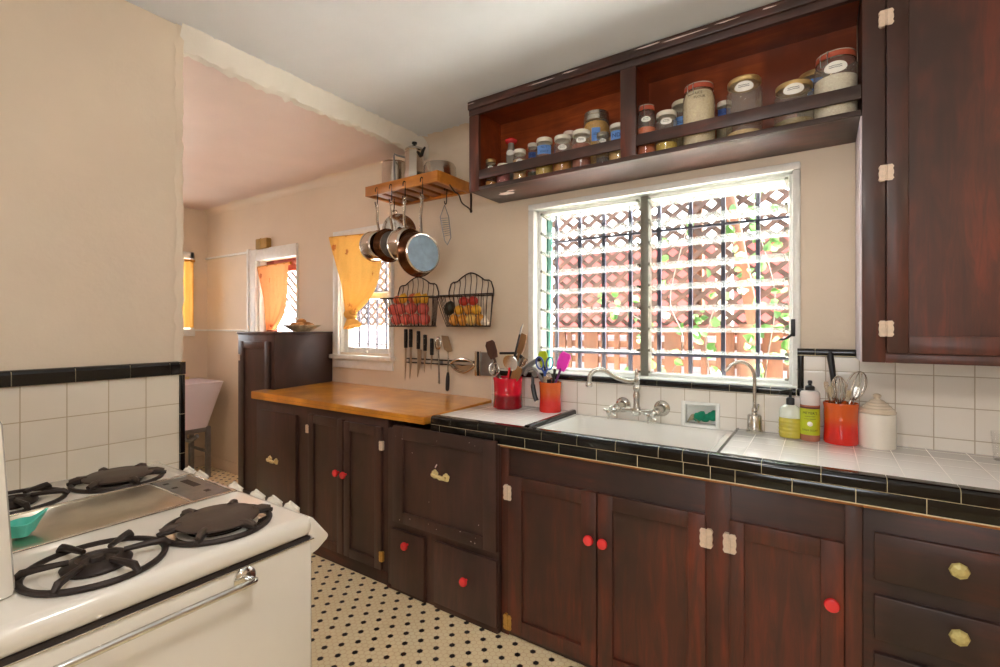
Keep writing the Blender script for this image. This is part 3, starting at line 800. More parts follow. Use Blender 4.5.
# griddle
g = obj('griddle', MB().box(-1.748, -1.458, .225, .752, SZ-.002, SZ+.004, .002).box(-1.735, -1.47, .235, .64, SZ+.003, SZ+.006, .002), ALU, st)
m = MB()
for x0, x1, ya, yb in ((-1.752, -1.742, .225, .757), (-1.464, -1.454, .225, .757), (-1.742, -1.464, .747, .757), (-1.742, -1.464, .632, .64)):
    m.box(x0, x1, ya, yb, SZ-.001, SZ+.009, .0025)
obj('griddle_frame', m, CHROME, g)
m = MB().box(-1.734, -1.472, .644, .744, SZ+.003, SZ+.006, .001)
obj('grease_tray', m, STEELD, g)
m = MB()
for x0, x1, ya, yb in ((-1.69, -1.60, .70, .722), (-1.70, -1.688, .655, .67), (-1.64, -1.628, .655, .67), (-1.54, -1.52, .70, .715)):
    m.box(x0, x1, ya, yb, SZ+.0055, SZ+.0068)
obj('tray_slots', m, IRON, g)
m = MB()
for k in range(6): m.box(-1.757, -1.753, .26+.085*k, .31+.085*k, SZ+.0005, SZ+.003)
obj('vent_slots', m, IRON, g)
# burners
def burner(x, y, covered, a0):
    rad = .12; hh_ = .013 if covered else .021
    b = obj('burner_bowl', MB().lathe([(rad-.008, .003), (rad-.012, .001), (.07, -.001), (.065, .001), (.06, .001)], (x, y, SZ), (0, 0, 1), 36, False), CHROME if covered else ENAM, st, (x, y, SZ))
    obj('burner_head', MB().lathe([(.058, 0), (.06, .006), (.052, .014), (.036, .018), (.03, .012), (.014, .012), (.012, .02), (0, .021)], (x, y, SZ+.001), (0, 0, 1), 28), IRON, b)
    m = MB().tube(circle((x, y, SZ+.006), rad-.004, 40), .0065, 8, True)
    for k in range(6):
        a = a0+k*PI/3; c, s = math.cos(a), math.sin(a)
        m.tube([(x+c*(rad+.006), y+s*(rad+.006), SZ+.010), (x+c*(rad-.008), y+s*(rad-.008), SZ+hh_), (x+c*.09, y+s*.09, SZ+hh_+.001), (x+c*.044, y+s*.044, SZ+hh_)], [.0055, .008, .007, .0055], 8)
    obj('grate', m, IRON, b)
    if covered:
        m = MB().lathe([(.086, .0165), (.092, .019), (.092, .022), (.087, .0255), (.03, .026), (0, .026)], (x, y, SZ), (0, 0, 1), 36)
        for k in range(6):
            a = a0+k*PI/3; c, s = math.cos(a), math.sin(a)
            m.tube([(x+c*.078, y+s*.078, SZ+.021), (x+c*.1, y+s*.1, SZ+.0235), (x+c*.12, y+s*.12, SZ+.018)], [.009, .008, .006], 8)
        o = obj('simmer_plate', m, PLATE, b); o['label'] = 'flat brown iron plate'
burner(-1.25, .604, True, .25)
burner(-1.25, .363, False, .25)
burner(-1.876, .6, True, .1)
burner(-1.876, .35, False, .1)
# towel bar on the side
tb = obj('towel_bar', MB().tube(curve([(SX1, .597, .755), (SX1+.03, .6, .758), (SX1+.042, .585, .76), (SX1+.042, .45, .761), (SX1+.042, .2, .761), (SX1+.03, .158, .758), (SX1, .158, .755)], 6), .0075, 10), CHROME, st)
for y in (.597, .158):
    obj('rosette', MB().lathe([(.026, 0), (.026, .004), (.021, .009), (.012, .011), (0, .0115)], (SX1, y, .755), (1, 0, 0), 24), CHROME, tb)

# teal scraper dish on the griddle
m = MB()
cx, cy, cz = -1.548, .31, SZ+.009
def dish(u, v):
    a = 2*PI*v; r = (.010+.018*u) if u > .34 else .01612*u/.34
    r *= 1+.18*abs(math.cos(2*a))+(.45*max(0, math.cos(a-1.3))**4*u)
    return (cx+r*math.cos(a), cy+r*math.sin(a), cz+max(0, u-.34)*.05+(.02*max(0, math.cos(a-1.3))**4*u))
m.grid(dish, 8, 32); m.thick(.003)
tag(obj('spoon_rest', m, TEAL, None, (cx, cy, cz)), 'teal plastic spouted dish sitting on the range griddle', 'spoon rest')
# lamp over the back guard: white bell with dark rim peeking in at the edge of the view
t = thing('stove_lamp', 'small white bell lamp over the back of the range', 'lamp', (-1.5, .12, 1.182))
obj('stand', MB().lathe([(.04, 0), (.04, .008), (.01, .014)], (-1.5, .1, 1.182), (0, 0, 1), 18).tube(curve([(-1.5, .1, 1.19), (-1.5, .1, 1.4), (-1.49, .12, 1.47), (-1.45, .15, 1.47), (-1.43, .17, 1.44)], 6), .006, 8), CHROME, t)
obj('shade', MB().lathe([(.012, .06), (.025, .055), (.034, .035), (.045, .005), (.044, .0), (.036, .004)], (-1.42, .178, 1.385), (0, 0, 1), 24, False), ENAM, t)
obj('rim', MB().tube(circle((-1.42, .178, 1.383), .045, 24), .005, 6, True), IRON, t)

# ------------------------------------------------------------------ laundry room
t = thing('laundry_sink', 'old lilac-white laundry tub on metal legs in the far room', 'sink', (-4.7, 1.85, 0))
m = MB(); z1, z0 = .85, .45
def rc(a, b, c, d, z): return rr(a, b, c, d, .03, z, 4)
m.loft([rc(-4.86, -4.52, 1.36, 2.1, z0), rc(-4.93, -4.45, 1.3, 2.2, z1-.02), rc(-4.935, -4.445, 1.295, 2.205, z1), rc(-4.9, -4.48, 1.33, 2.17, z1), rc(-4.84, -4.54, 1.4, 2.08, z0+.04)], True, True)
obj('tub', m, LAUN, t)
for x in (-4.84, -4.53):
    for y in (1.4, 2.1): obj('leg', MB().box(x-.018, x+.018, y-.018, y+.018, 0, z0+.005, .003), STEELD, t)
obj('stretcher', MB().box(-4.83, -4.54, 2.09, 2.11, .22, .24).box(-4.54, -4.52, 1.4, 2.1, z0-.04, z0, .002).box(-4.85, -4.83, 1.4, 2.1, z0-.04, z0, .002), STEELD, t)
obj('drain_pipe', MB().tube(curve([(-4.6, 1.95, z0), (-4.6, 1.95, z0-.09), (-4.56, 1.98, z0-.1), (-4.5, 2.0, z0-.06)], 5), .018, 10), STEELD, t)
obj('tap', MB().tube(curve([(-4.9, 1.95, z1), (-4.88, 1.95, z1+.04), (-4.82, 1.95, z1+.05), (-4.78, 1.95, z1+.02)], 5), .012, 10).box(-4.92, -4.87, 1.8, 2.1, z1, z1+.025, .006), BRASS, t)

# pie dish with rolls on tall cabinet
t = thing('pie_dish', 'fluted pie dish on top of the tall dark cupboard', 'dish', (-3.17, 2.12, 1.302))
m = MB()
def flute(u, v):
    a = 2*PI*v; r = .06+.065*u; k = 1+.06*u*math.cos(18*a)
    return (-3.17+r*k*math.cos(a), 2.12+r*k*math.sin(a), 1.304+.045*u)
m.grid(flute, 5, 108); m.lathe([(.062, 0), (0, .0005)], (-3.17, 2.12, 1.3035), (0, 0, 1), 24, False); m.thick(.004)
obj('dish', m, plain('tan_cream_glaze', (206, 178, 146), .3, 0, .3, 60), t)
loaf = plain('brown_bread_crust', (176, 122, 66), .7, 0, .2, 40, .4)
for i, (dx, dy, dz, s) in enumerate(((-.045, -.03, .04, 1), (.04, -.04, .042, 1.05), (0, .045, .045, 1), (.055, .03, .04, .9), (-.005, 0, .07, .95))):
    m = MB().sphere((-3.17+dx, 2.12+dy, 1.304+dz), (.038*s, .034*s, .026*s), 12, 8)
    tag(obj('bread_roll', m, loaf, None, (-3.17+dx, 2.12+dy, 1.304+dz)), 'small brown roll heaped in the fluted dish on the tall cupboard', 'bread', 'rolls in the pie dish')
# bracket block over the door
tag(obj('bracket_block', MB().box(-4.02, -3.85, 2.245, WY, 2.0, 2.085, .006).box(-3.94, -3.93, 2.24, 2.25, 2.0, 2.085), plain('olive_wood', (168, 132, 66), .6, 0, .15, 20), None, (-3.94, 2.27, 2.0)), 'small square wooden block fixed to the wall over the back door', 'block')

# curtains
def curtain(name, label, fn, mat, rod):
    t = thing(name, label, 'curtain', rod[0])
    m = MB().grid(fn, 30, 40)
    obj('cloth', m, mat, t, sharp=180)
    obj('header', MB().tube([rod[0], rod[1]], .012, 8), plain('header_'+mat.name, (198, 134, 42), .7, 0, .08, 40), t)
    return t
def tied(xl, xr, zl, zr, xk, zk, y, sag):
    def fn(u, v):                                 # u down, v across
        a = xl+(xk-.03-xl)*u**1.05
        b = xr+(xk+.035-xr)*(u**3.0)*(.55+.45*u)
        zt = zl+(zr-zl)*v
        x = a+(b-a)*v
        z = zt+(zk-zt)*u + .10*math.sin(PI*v*.5)*math.sin(PI*u)*sag
        return (x, y-.012+.02*math.sin(v*24+3*u)*(.2+.8*u)-.02*u, z)
    return fn
t = curtain('knotted_curtain', 'yellow printed curtain knotted at the bottom beside the hanging pans', tied(-2.998, -2.425, 1.992, 1.965, -2.735, 1.43, WY-.055, -.1), CURT, ((-3.0, WY-.052, 1.988), (-2.42, WY-.052, 1.962)))
m = MB().sphere((-2.735, WY-.085, 1.42), (.052, .042, .034), 12, 8, Matrix.Rotation(.5, 4, 'Y')).sphere((-2.70, WY-.09, 1.44), (.03, .03, .022), 10, 7)
m.grid(lambda u, v: (-2.73+.025*u+(.025+.045*u)*math.cos(2*PI*v)*(1+.2*math.cos(10*PI*v)), WY-.085+(.02+.035*u)*math.sin(2*PI*v), 1.405-.065*u+.02*u*math.cos(2*PI*v)), 6, 30)
obj('knot', m, CURT, t)
curtain('door_curtain', 'orange printed curtain gathered across the back door glass', tied(-4.0, -3.535, 1.845, 1.85, -3.765, 1.31, WY-.03, -.2), CURTO, ((-4.0, WY-.028, 1.843), (-3.53, WY-.028, 1.848)))
t = thing('end_curtain', 'golden straight curtain panel hanging at the far laundry window', 'curtain', (FX+.05, 1.9, 1.95))
obj('cloth', MB().grid(lambda u, v: (FX+.045+.014*math.sin(v*24), 1.86+.295*v, 1.95-.62*u), 12, 60), CURT, t, sharp=180)
obj('header', MB().tube([(FX+.045, 1.84, 1.955), (FX+.045, 2.157, 1.955)], .012, 8), MATS['header_'+CURT.name], t)

# ------------------------------------------------------------------ pot rack
rk = thing('pot_rack', 'honey pine slatted wall rack with pans hung beneath it', 'shelf', (-2.04, 2.14, 2.14))
X0, X1, Y0 = -2.332, -1.745, 1.992
m = MB().box(X0, X1, Y0, Y0+.02, 2.138, 2.198, .002).box(X0, X0+.02, Y0+.02, WY, 2.138, 2.2, .002).box(X1-.02, X1, Y0+.02, WY, 2.138, 2.2, .002).box(X0+.02, X1-.02, WY-.02, WY, 2.138, 2.2, .002)
obj('frame', m, PINE, rk)
for k in range(6):
    x = X0+.032+.0935*k
    obj('slat', MB().box(x, x+.06, Y0+.02, WY-.02, 2.15, 2.166, .002), SLATW, rk)
m = MB()
m.tube(curve([(X1+.006, WY-.004, 2.135), (X1+.006, WY-.004, 2.02)], 2), .006, 8).tube(curve([(X1+.004, 2.09, 2.14), (X1+.006, 2.13, 2.11), (X1+.006, 2.17, 2.10), (X1+.006, 2.2, 2.06), (X1+.006, 2.27, 2.04), (X1+.006, WY-.006, 2.02)], 5), .004, 6)
m.lathe([(.008, 0), (.008, .006)], (X1+.006, WY-.006, 2.03), (0, 1, 0), 8)
obj('bracket', m, WIRE, rk)
def hook(x, y, zt, zb, s=1):
    pts = [(x, y-.012, zt-.012), (x, y-.010, zt+.008), (x, y, zt+.016), (x, y+.008, zt+.006), (x, y+.006, zt-.03), (x, y+.004, zb+.022), (x, y-.004, zb+.006), (x, y-.012, zb+.012), (x, y-.014, zb+.024)]
    return MB().tube(curve(pts, 4), .0032, 6)
for i, (x, y, lab) in enumerate(((-2.22, Y0-.006, 'first'), (-2.1, Y0-.006, 'second'), (-1.99, Y0-.006, 'third'), (-1.855, Y0-.006, 'fourth'), (-1.86, 2.2, 'back'), (-2.25, 2.15, 'lid'))):
    zt = 2.158 if i < 4 else 2.16
    tag(obj('pan_hook', hook(x, y, zt, 2.062), WIRE, None, (x, y, 2.1)),
        {'first': 'bronze hook holding the farthest hanging saucepan', 'second': 'bronze hook holding the dark shallow pan', 'third': 'bronze hook holding the middle saucepan',
         'fourth': 'bronze hook holding the large skillet', 'back': 'bronze hook holding the flat wire grater near the wall', 'lid': 'bronze hook with the round steel lid behind the pans'}[lab], 'hook', 'hooks on the pot rack')
PN = Vector((.97, -.243, 0)).normalized()
def pan(name, label, c, rb, rt, dep, hookx, zh, bodymat, basemat, hw=.012, ring=None):
    """pan hung by its handle, base towards PN"""
    c = Vector(c); t = thing(name, label, 'pan', c)
    prof = [(rb*.9, 0), (rb, -.005), (rb+.003, -.012), (rt, -dep+.004), (rt+.005, -dep), (rt+.002, -dep-.002), (rt-.003, -dep+.004), (rb-.002, -.012), (rb*.8, -.006), (0, -.006)]
    obj('body', MB().lathe(prof, c, PN, 44, False), bodymat, t)
    obj('base', MB().lathe([(rb*.9, -.001), (rb*.88, .003), (rb*.2, .0035), (0, .0035)], c, PN, 44), basemat, t)
    if ring: obj('base_ring', MB().tube([c+PN*.001+(Vector((.243, .97, 0))*math.cos(a)+Vector((0, 0, 1))*math.sin(a))*(rb*.93) for a in [2*PI*i/44 for i in range(44)]], .006, 8, True), ring, t)
    at = Vector((hookx, c.y+.02, c.z+rt-.012)); top = Vector((hookx, Y0-.006, zh))
    pts = curve([at-Vector((0, 0, .012)), at+Vector((-.004, 0, .02)), at.lerp(top, .45)+PN*-.012, at.lerp(top, .8), top-Vector((0, 0, .012))], 5)
    h = MB().tube(pts, [hw*.8]*3+[hw*.62]*(len(pts)-6)+[hw*.8]*3, 8)
    h.tube(circle(top-Vector((0, 0, .006)), .011, 14, 'y'), .0035, 6, True)
    obj('handle', h, STEEL, t)
pan('saucepan', 'small steel saucepan hanging at the far end of the rack', (-2.180, 1.985, 1.828), .085, .088, .1, -2.22, 2.07, STEEL, BRONZE)
pan('shallow_pan', 'dark-sided shallow pan hanging between the two steel saucepans', (-2.084, 1.98, 1.818), .086, .095, .04, -2.1, 2.07, BRONZE, STEELD)
pan('saucepan', 'middle steel saucepan hanging just behind the big skillet', (-1.925, 1.975, 1.81), .09, .094, .1, -1.99, 2.07, STEEL, BRONZE)
pan('skillet', 'large hanging skillet showing its round blue-grey base', (-1.826, 1.965, 1.745), .112, .124, .06, -1.855, 2.068, BRONZE, PANB, .014, STEEL)
LN = Vector((.75, -.66, 0)).normalized()
t = thing('saucepan_cover', 'round steel lid hanging behind the saucepans', 'lid', (-2.22, 2.16, 1.95))
obj('disc', MB().lathe([(.0, .018), (.06, .014), (.1, .002), (.106, 0), (.102, -.003), (.05, .008), (0, .012)], (-2.21, 2.16, 1.945), LN, 36, False), STEEL, t)
obj('lid_knob', MB().lathe([(.006, .016), (.006, .03), (.016, .036), (.014, .044), (0, .046)], (-2.21, 2.16, 1.945), LN, 16), BLKP, t)
obj('lid_loop', MB().tube(circle((-2.235, 2.152, 2.06), .014, 14, 'y'), .003, 6, True), STEEL, t)
t = thing('flat_grater', 'flat wire-framed grater hanging by the wall under the rack', 'grater', (-1.87, 2.2, 1.9))
gp = [(-1.868, 2.196, 2.065), (-1.905, 2.2, 2.0), (-1.885, 2.215, 1.86), (-1.865, 2.218, 1.83), (-1.835, 2.215, 1.87), (-1.84, 2.2, 1.99)]
obj('wire_frame', MB().tube(gp, .003, 6, True), STEELD, t)
m = MB()
for k in range(9):
    q = k/9; m.tube([(-1.9+.017*q, 2.2+.014*q, 1.99-.12*q), (-1.842+.004*q, 2.2+.014*q, 1.985-.11*q)], .0017, 5)
obj('mesh', m, STEELD, t)
# pots on the rack
rz = 2.166
t = thing('tall_pot', 'tall plain steel pot at the far end of the rack', 'pot', (-2.25, 2.16, rz))
obj('body', MB().lathe([(0, 0), (.075, 0), (.08, .006), (.08, .2), (.084, .203), (.084, .207), (.078, .206), (.077, .01), (0, .006)], (-2.25, 2.16, rz), (0, 0, 1), 36, False), STEEL, t)
t = thing('coffee_percolator', 'tall steel percolator with black-topped lid on the pot rack', 'coffee pot', (-2.05, 2.13, rz))
c = (-2.05, 2.13, rz)
obj('body', MB().lathe([(0, 0), (.068, 0), (.07, .006), (.058, .12), (.055, .23), (.058, .236), (0, .237)], c, (0, 0, 1), 8, True, off=.2), STEEL, t, sharp=20)
obj('lid', MB().lathe([(.058, .237), (.054, .25), (.03, .262), (.01, .266)], c, (0, 0, 1), 8, True, off=.2), STEEL, t, sharp=20)
obj('lid_knob', MB().lathe([(.007, .264), (.006, .274), (.016, .28), (.016, .29), (0, .296)], c, (0, 0, 1), 16), BLKP, t)
obj('handle', MB().tube([(-2.1, 2.1, rz+.20), (-2.14, 2.07, rz+.212), (-2.15, 2.063, rz+.22), (-2.152, 2.06, rz+.205), (-2.15, 2.063, rz+.06), (-2.13, 2.07, rz+.04)], .006, 8), STEELD, t)
obj('spout', MB().tube([(-1.995, 2.13, rz+.2), (-1.975, 2.125, rz+.225), (-1.955, 2.12, rz+.238)], [.012, .009, .006], 10), BLKP, t)
t = thing('low_pan', 'low wide steel pan upside down at the near end of the rack', 'pan', (-1.86, 2.15, rz))
obj('body', MB().lathe([(.094, 0), (.1, .004), (.1, .02), (.094, .11), (.086, .124), (.03, .126), (0, .126)], (-1.865, 2.15, rz), (0, 0, 1), 36, False), STEEL, t)
obj('side_band', MB().tube(circle((-1.865, 2.15, rz+.012), .101, 36), .004, 6, True), STEELD, t)

# ------------------------------------------------------------------ fruit baskets
def basket(label, bx0, bx1, fx0, fx1, sx0, sx1):
    zb, zr, zt = 1.342, 1.523, 1.66
    yb, yf, ybf = WY-.008, 2.13, 2.155
    t = thing('wire_basket', label, 'basket', ((bx0+bx1)/2, 2.2, zb), 'wire fruit baskets')
    obj('rim', MB().tube([(bx0, yb, zr), (bx1, yb, zr), (fx1, yf, zr-.004), (fx0, yf, zr-.004)], .004, 6, True), WIRE, t)
    m = MB(); b0, b1 = bx0+.055, bx1-.025; g0, g1 = fx0+.055, fx1-.03
    m.tube([(g0, ybf, zb), (g1, ybf, zb), (b1, yb, zb), (b0, yb, zb)], .0038, 6, True)
    for k in range(1, 4): q = k/4; m.tube([(g0+(b0-g0)*q, ybf+(yb-ybf)*q, zb), (g1+(b1-g1)*q, ybf+(yb-ybf)*q, zb)], .002, 5)
    obj('bottom', m, WIRE, t)
    m = MB(); n = 13
    for k in range(n+1):
        q = k/n; a = Vector((fx0+(fx1-fx0)*q, yf, zr-.004)); b = Vector((g0+(g1-g0)*q, ybf, zb))
        mid = a.lerp(b, .5)+Vector(((.006 if k % 2 else -.006), 0, 0))
        m.tube(curve([a, mid, b], 4), .0021, 5)
    for k in range(1, 6):
        q = k/6
        m.tube([(bx0+(fx0-bx0)*q, yb+(yf-yb)*q, zr), (b0+(g0-b0)*q, yb+(ybf-yb)*q, zb)], .0021, 5)
        m.tube([(bx1+(fx1-bx1)*q, yb+(yf-yb)*q, zr), (b1+(g1-b1)*q, yb+(ybf-yb)*q, zb)], .0021, 5)
    obj('front_wires', m, WIRE, t)
    m = MB(); cx = (sx0+sx1)/2; hw = (sx1-sx0)/2
    def arch(q):
        s = abs(q)
        return zt-.05*min(1, (s/.62)**1.6)*(1-.0*s) if s < .82 else zt-.05-.16*max(0, (s-.82)/.18)**2.2*.35
    pts = [(cx-hw, yb, zr)]+[(cx+hw*q, yb, arch(q)) for q in [-1+.1*i for i in range(21)]]+[(cx+hw, yb, zr)]
    m.tube(pts, .004, 6)
    for k in range(1, 8):
        q = -1+2*k/8
        m.tube(curve([(cx+hw*q, yb, arch(q)), (cx+hw*q+.005, yb, (arch(q)+zr)/2+.02), (cx+hw*q-.004, yb, zr), (b0+(b1-b0)*(q+1)/2, yb, zb)], 4), .0024, 5)
    obj('arched_back', m, WIRE, t)
basket('dark wire wall basket heaped with peaches next to the sash window', -2.362, -1.985, -2.35, -1.90, -2.345, -1.99)
basket('dark wire wall basket holding lemons and an avocado nearer the big window', -1.93, -1.57, -1.872, -1.478, -1.905, -1.572)
PEACH = plain('peach_skin', (206, 96, 84), .6, 0, .16, 14, .1)
PEACHO = plain('blush_apricot_skin', (206, 104, 62), .6, 0, .14, 14, .1)
LEMON = plain('lemon_skin', (226, 170, 44), .45, 0, .08, 60, .2)
GOLDF = plain('golden_fruit_skin', (214, 146, 52), .45, 0, .12, 30, .15)
PALEF = plain('pale_lemon_skin', (232, 190, 104), .45, 0, .08, 30, .15)
AVO = plain('avocado_skin', (46, 44, 26), .5, 0, .2, 90, .5)
REDF = plain('red_tomato_skin', (190, 52, 40), .3, 0, .12, 12)
GARL = plain('garlic_skin', (236, 218, 196), .5, 0, .06, 30, .1)
def fruit(name, mat, c, r, sq=(1, 1, .95), tip=0, rot=0):
    m = MB(); prof = []
    n = 12
    for i in range(n+1):
        a = -PI/2+PI*i/n
        rr_ = math.cos(a)*r*sq[0]; h = math.sin(a)*r*sq[2]
        if tip and i in (0, n): h += tip*(1 if i else -1)
        if not tip and i == n: h -= r*.12
        prof.append((rr_, h))
    ax = Vector((math.sin(rot), .15, math.cos(rot)))
    m.lathe(prof, c, ax, 18, False)
    o = obj(name, m, mat, None, c)
    if not tip:
        obj('stem', MB().lathe([(.002, 0), (.0015, .01)], Vector(c)+ax.normalized()*r*.8, ax, 6), STEM, o)
    return o
pl_ = [(-2.268, 1.385, 'far corner of the bottom row'), (-2.188, 1.385, 'second of the bottom row'), (-2.108, 1.386, 'third of the bottom row'), (-2.028, 1.385, 'near end of the bottom row')]
for x, z, q in pl_: tag(fruit('peach', PEACH, (x, 2.195, z), .037, rot=R.uniform(-.6, .6)), 'red peach in the wire basket, '+q, 'peach', 'peaches in the wire basket')
for x, z, q in ((-2.30, 1.448, 'resting against the far wires'), (-2.232, 1.452, 'second in the middle row'), (-2.142, 1.453, 'in the centre of the heap'), (-2.04, 1.448, 'at the near end of the middle row')):
    tag(fruit('peach', PEACH, (x, 2.195 if x > -2.29 else 2.2, z), .038, rot=R.uniform(-.6, .6)), 'red peach in the wire basket, '+q, 'peach', 'peaches in the wire basket')
tag(fruit('apricot', PEACHO, (-2.285, 2.22, 1.512), .03), 'dull orange fruit on the far top edge of the peach heap', 'fruit')
tag(fruit('apricot', PEACHO, (-2.16, 2.235, 1.518), .034), 'dull orange fruit between the yellow ones on the peach heap', 'fruit')
for x, y, z, q in ((-2.222, 2.205, 1.518, 'farthest of the yellow fruit on top of the peaches'), (-2.105, 2.215, 1.518, 'middle yellow fruit on top of the peaches'), (-2.045, 2.21, 1.51, 'nearest of the yellow fruit on top of the peaches')):
    tag(fruit('lemon', LEMON, (x, y, z), .032, (.9, 1, 1.05), .006, .3), q, 'lemon', 'yellow fruit on the peaches')
for x, z, mt, q in ((-1.795, 1.378, GOLDF, 'golden fruit in the basket bottom below the avocado'), (-1.73, 1.377, GOLDF, 'second golden fruit along the basket bottom'),
                    (-1.668, 1.38, PALEF, 'pale yellow fruit in the middle of the basket bottom'), (-1.605, 1.378, GOLDF, 'golden fruit beside the garlic in the basket bottom')):
    tag(fruit('lemon', mt, (x, 2.195, z), .031, (.95, 1, 1.08), .005, R.uniform(-.3, .3)), q, 'lemon', 'golden fruit in the second basket')
g_ = thing('garlic_bulb', 'white garlic bulb in the wire basket between golden fruit', 'garlic', (-1.565, 2.185, 1.345))
m = MB().lathe([(.006, 0), (.02, .004), (.025, .018), (.019, .034), (.007, .046), (.004, .06), (0, .061)], (-1.565, 2.185, 1.345), (0, 0, 1), 14)
obj('bulb', m, GARL, g_)
tag(fruit('lemon', LEMON, (-1.628, 2.25, 1.374), .025, (.95, 1, 1.05), .005), 'small yellow fruit at the near end of the second basket', 'lemon')
for x, q in ((-1.762, 'yellow fruit on the second layer beside the avocado'), (-1.635, 'yellow fruit on the second layer under the near red tomato')):
    tag(fruit('lemon', LEMON, (x, 2.2, 1.436), .03, (.95, 1, .95), .005, 1.2), q, 'lemon', 'yellow fruit on the second layer')
tag(fruit('lemon', GOLDF, (-1.698, 2.21, 1.437), .03, (.95, 1, .95), .005, 1.3), 'amber fruit between the two yellow ones on the second layer', 'lemon')
for x, q in ((-1.73, 'red tomato topping the heap beside the avocado'), (-1.662, 'red tomato topping the heap farther from the avocado')):
    tag(fruit('tomato', REDF, (x, 2.205, 1.487), .03, (1, 1, .9)), q, 'tomato', 'tomatoes on the second basket')
tag(fruit('avocado', AVO, (-1.832, 2.2, 1.448), .036, (.92, 1, 1.2), .001, .2), 'dark avocado leaning in the far side of the lemon basket', 'avocado')

# ------------------------------------------------------------------ knife rack
t = thing('magnetic_knife_rack', 'two-railed magnetic knife bar on the wall under the baskets', 'knife rack', (-1.98, WY, 1.12))
for z in (1.131, 1.106): obj('rail', MB().box(-2.26, -1.66, WY-.016, WY-.004, z-.004, z+.004, .001), plain('dark_steel_rail', (70, 56, 44), .4, .5), t)
for x in (-2.25, -1.98, -1.67): obj('bracket', MB().box(x, x+.02, WY-.008, WY, 1.098, 1.135, .001), STEELD, t)
KY = WY-.02
def knife(x, zt, zh, zb, bw, label):
    t = thing('kitchen_knife', label, 'knife', (x, KY, zh), 'knives on the magnetic bar')
    hw = .0105
    pr = [(x-hw, zt), (x-hw+.004, zt+.004), (x+hw, zt+.002), (x+hw+.001, zt-.02), (x+hw-.003, zt-.05), (x+hw, zh), (x-hw, zh), (x-hw+.002, (zt+zh)/2)]
    obj('handle', MB().prism(pr, 'y', KY-.009, KY+.007, .003), BLKP, t)
    obj('rivets', MB().lathe([(.003, 0), (0, .001)], (x, KY-.0088, zt-.02), (0, -1, 0), 8).lathe([(.003, 0), (0, .001)], (x, KY-.0088, (zt+zh)/2-.01), (0, -1, 0), 8), STEEL, t)
    bp = [(x-hw+.001, zh+.002), (x-hw+.001, zb+.012), (x-hw+.004, zb), (x-hw+bw*.5, zb+.05), (x-hw+bw*.9, zb+.1 if zh-zb > .12 else zb+.06), (x-hw+bw, zh-.004), (x+hw*.5, zh+.002)]
    obj('blade', MB().prism(bp, 'y', KY-.001, KY+.0012), STEEL, t)
knife(-2.262, 1.32, 1.2, .985, .018, 'long thin black-handled knife at the far end of the magnetic bar')
knife(-2.218, 1.32, 1.205, .995, .022, 'second black-handled knife from the far end of the bar')
knife(-2.15, 1.308, 1.195, 1.01, .04, 'wide-bladed black-handled chef knife in the middle of the bar')
knife(-2.092, 1.285, 1.185, 1.045, .022, 'black-handled utility knife beside the wide chef knife')
knife(-2.035, 1.262, 1.16, 1.065, .017, 'smallest black-handled paring knife next to the spoon')
t = thing('steel_spoon', 'steel serving spoon hung bowl-up on the magnetic bar', 'spoon', (-1.978, KY, 1.1))
obj('bowl', MB().sphere((-1.982, KY-.003, 1.235), (.026, .008, .042), 16, 10), STEEL, t)
obj('handle', MB().tube(curve([(-1.978, KY-.002, 1.2), (-1.975, KY-.001, 1.1), (-1.972, KY-.004, .985)], 4), [.005]*4+[.0055]*4+[.0075], 8), STEEL, t)
t = thing('steel_turner', 'broad steel turner hung blade-up on the magnetic bar', 'spatula', (-1.91, KY, 1.1))
obj('blade', MB().prism([(-1.955, 1.285), (-1.9, 1.282), (-1.865, 1.19), (-1.9, 1.18), (-1.935, 1.2)], 'y', KY-.003, KY-.0005), STEEL, t)
obj('shaft', MB().tube([(-1.9, KY-.002, 1.19), (-1.897, KY-.004, 1.15), (-1.902, KY-.002, 1.09), (-1.9, KY-.004, 1.05)], .0045, 8), STEEL, t)
obj('grip', MB().tube(curve([(-1.9, KY-.005, 1.06), (-1.901, KY-.006, 1.02), (-1.903, KY-.006, .97), (-1.905, KY-.005, .945)], 3), [.007, .009, .011, .012, .0125, .0125, .012, .012, .011, .006], 10), BLKP, t)
t = thing('mincing_rocker', 'curved steel herb rocker held on the magnetic bar', 'knife', (-1.79, KY, 1.1))
obj('hoop', MB().tube(curve([(-1.875, KY-.012, 1.113), (-1.84, KY-.014, 1.135), (-1.78, KY-.014, 1.146), (-1.72, KY-.014, 1.135), (-1.695, KY-.012, 1.113), (-1.73, KY-.012, 1.083), (-1.78, KY-.012, 1.066), (-1.835, KY-.012, 1.08), (-1.875, KY-.012, 1.113)], 4), .0075, 8), STEEL, t)
obj('blade', MB().prism([(-1.875, 1.113), (-1.835, 1.085), (-1.78, 1.07), (-1.73, 1.087), (-1.697, 1.113), (-1.74, 1.112), (-1.79, 1.104), (-1.83, 1.11)], 'y', KY-.004, KY-.002), STEEL, t)
t = thing('bench_scraper', 'rectangular steel dough scraper at the near end of the magnetic bar', 'scraper', (-1.63, KY, 1.12))
obj('blade', MB().box(-1.655, -1.565, KY-.004, KY-.002, 1.055, 1.19, .0005, 1), STEELD, t)
obj('grip', MB().box(-1.69, -1.672, KY-.016, KY, 1.05, 1.195, .003).box(-1.658, -1.652, KY-.012, KY, 1.05, 1.195, .002), STEEL, t)
obj('slot', MB().box(-1.672, -1.658, KY-.01, KY, 1.052, 1.193), BLKP, t)

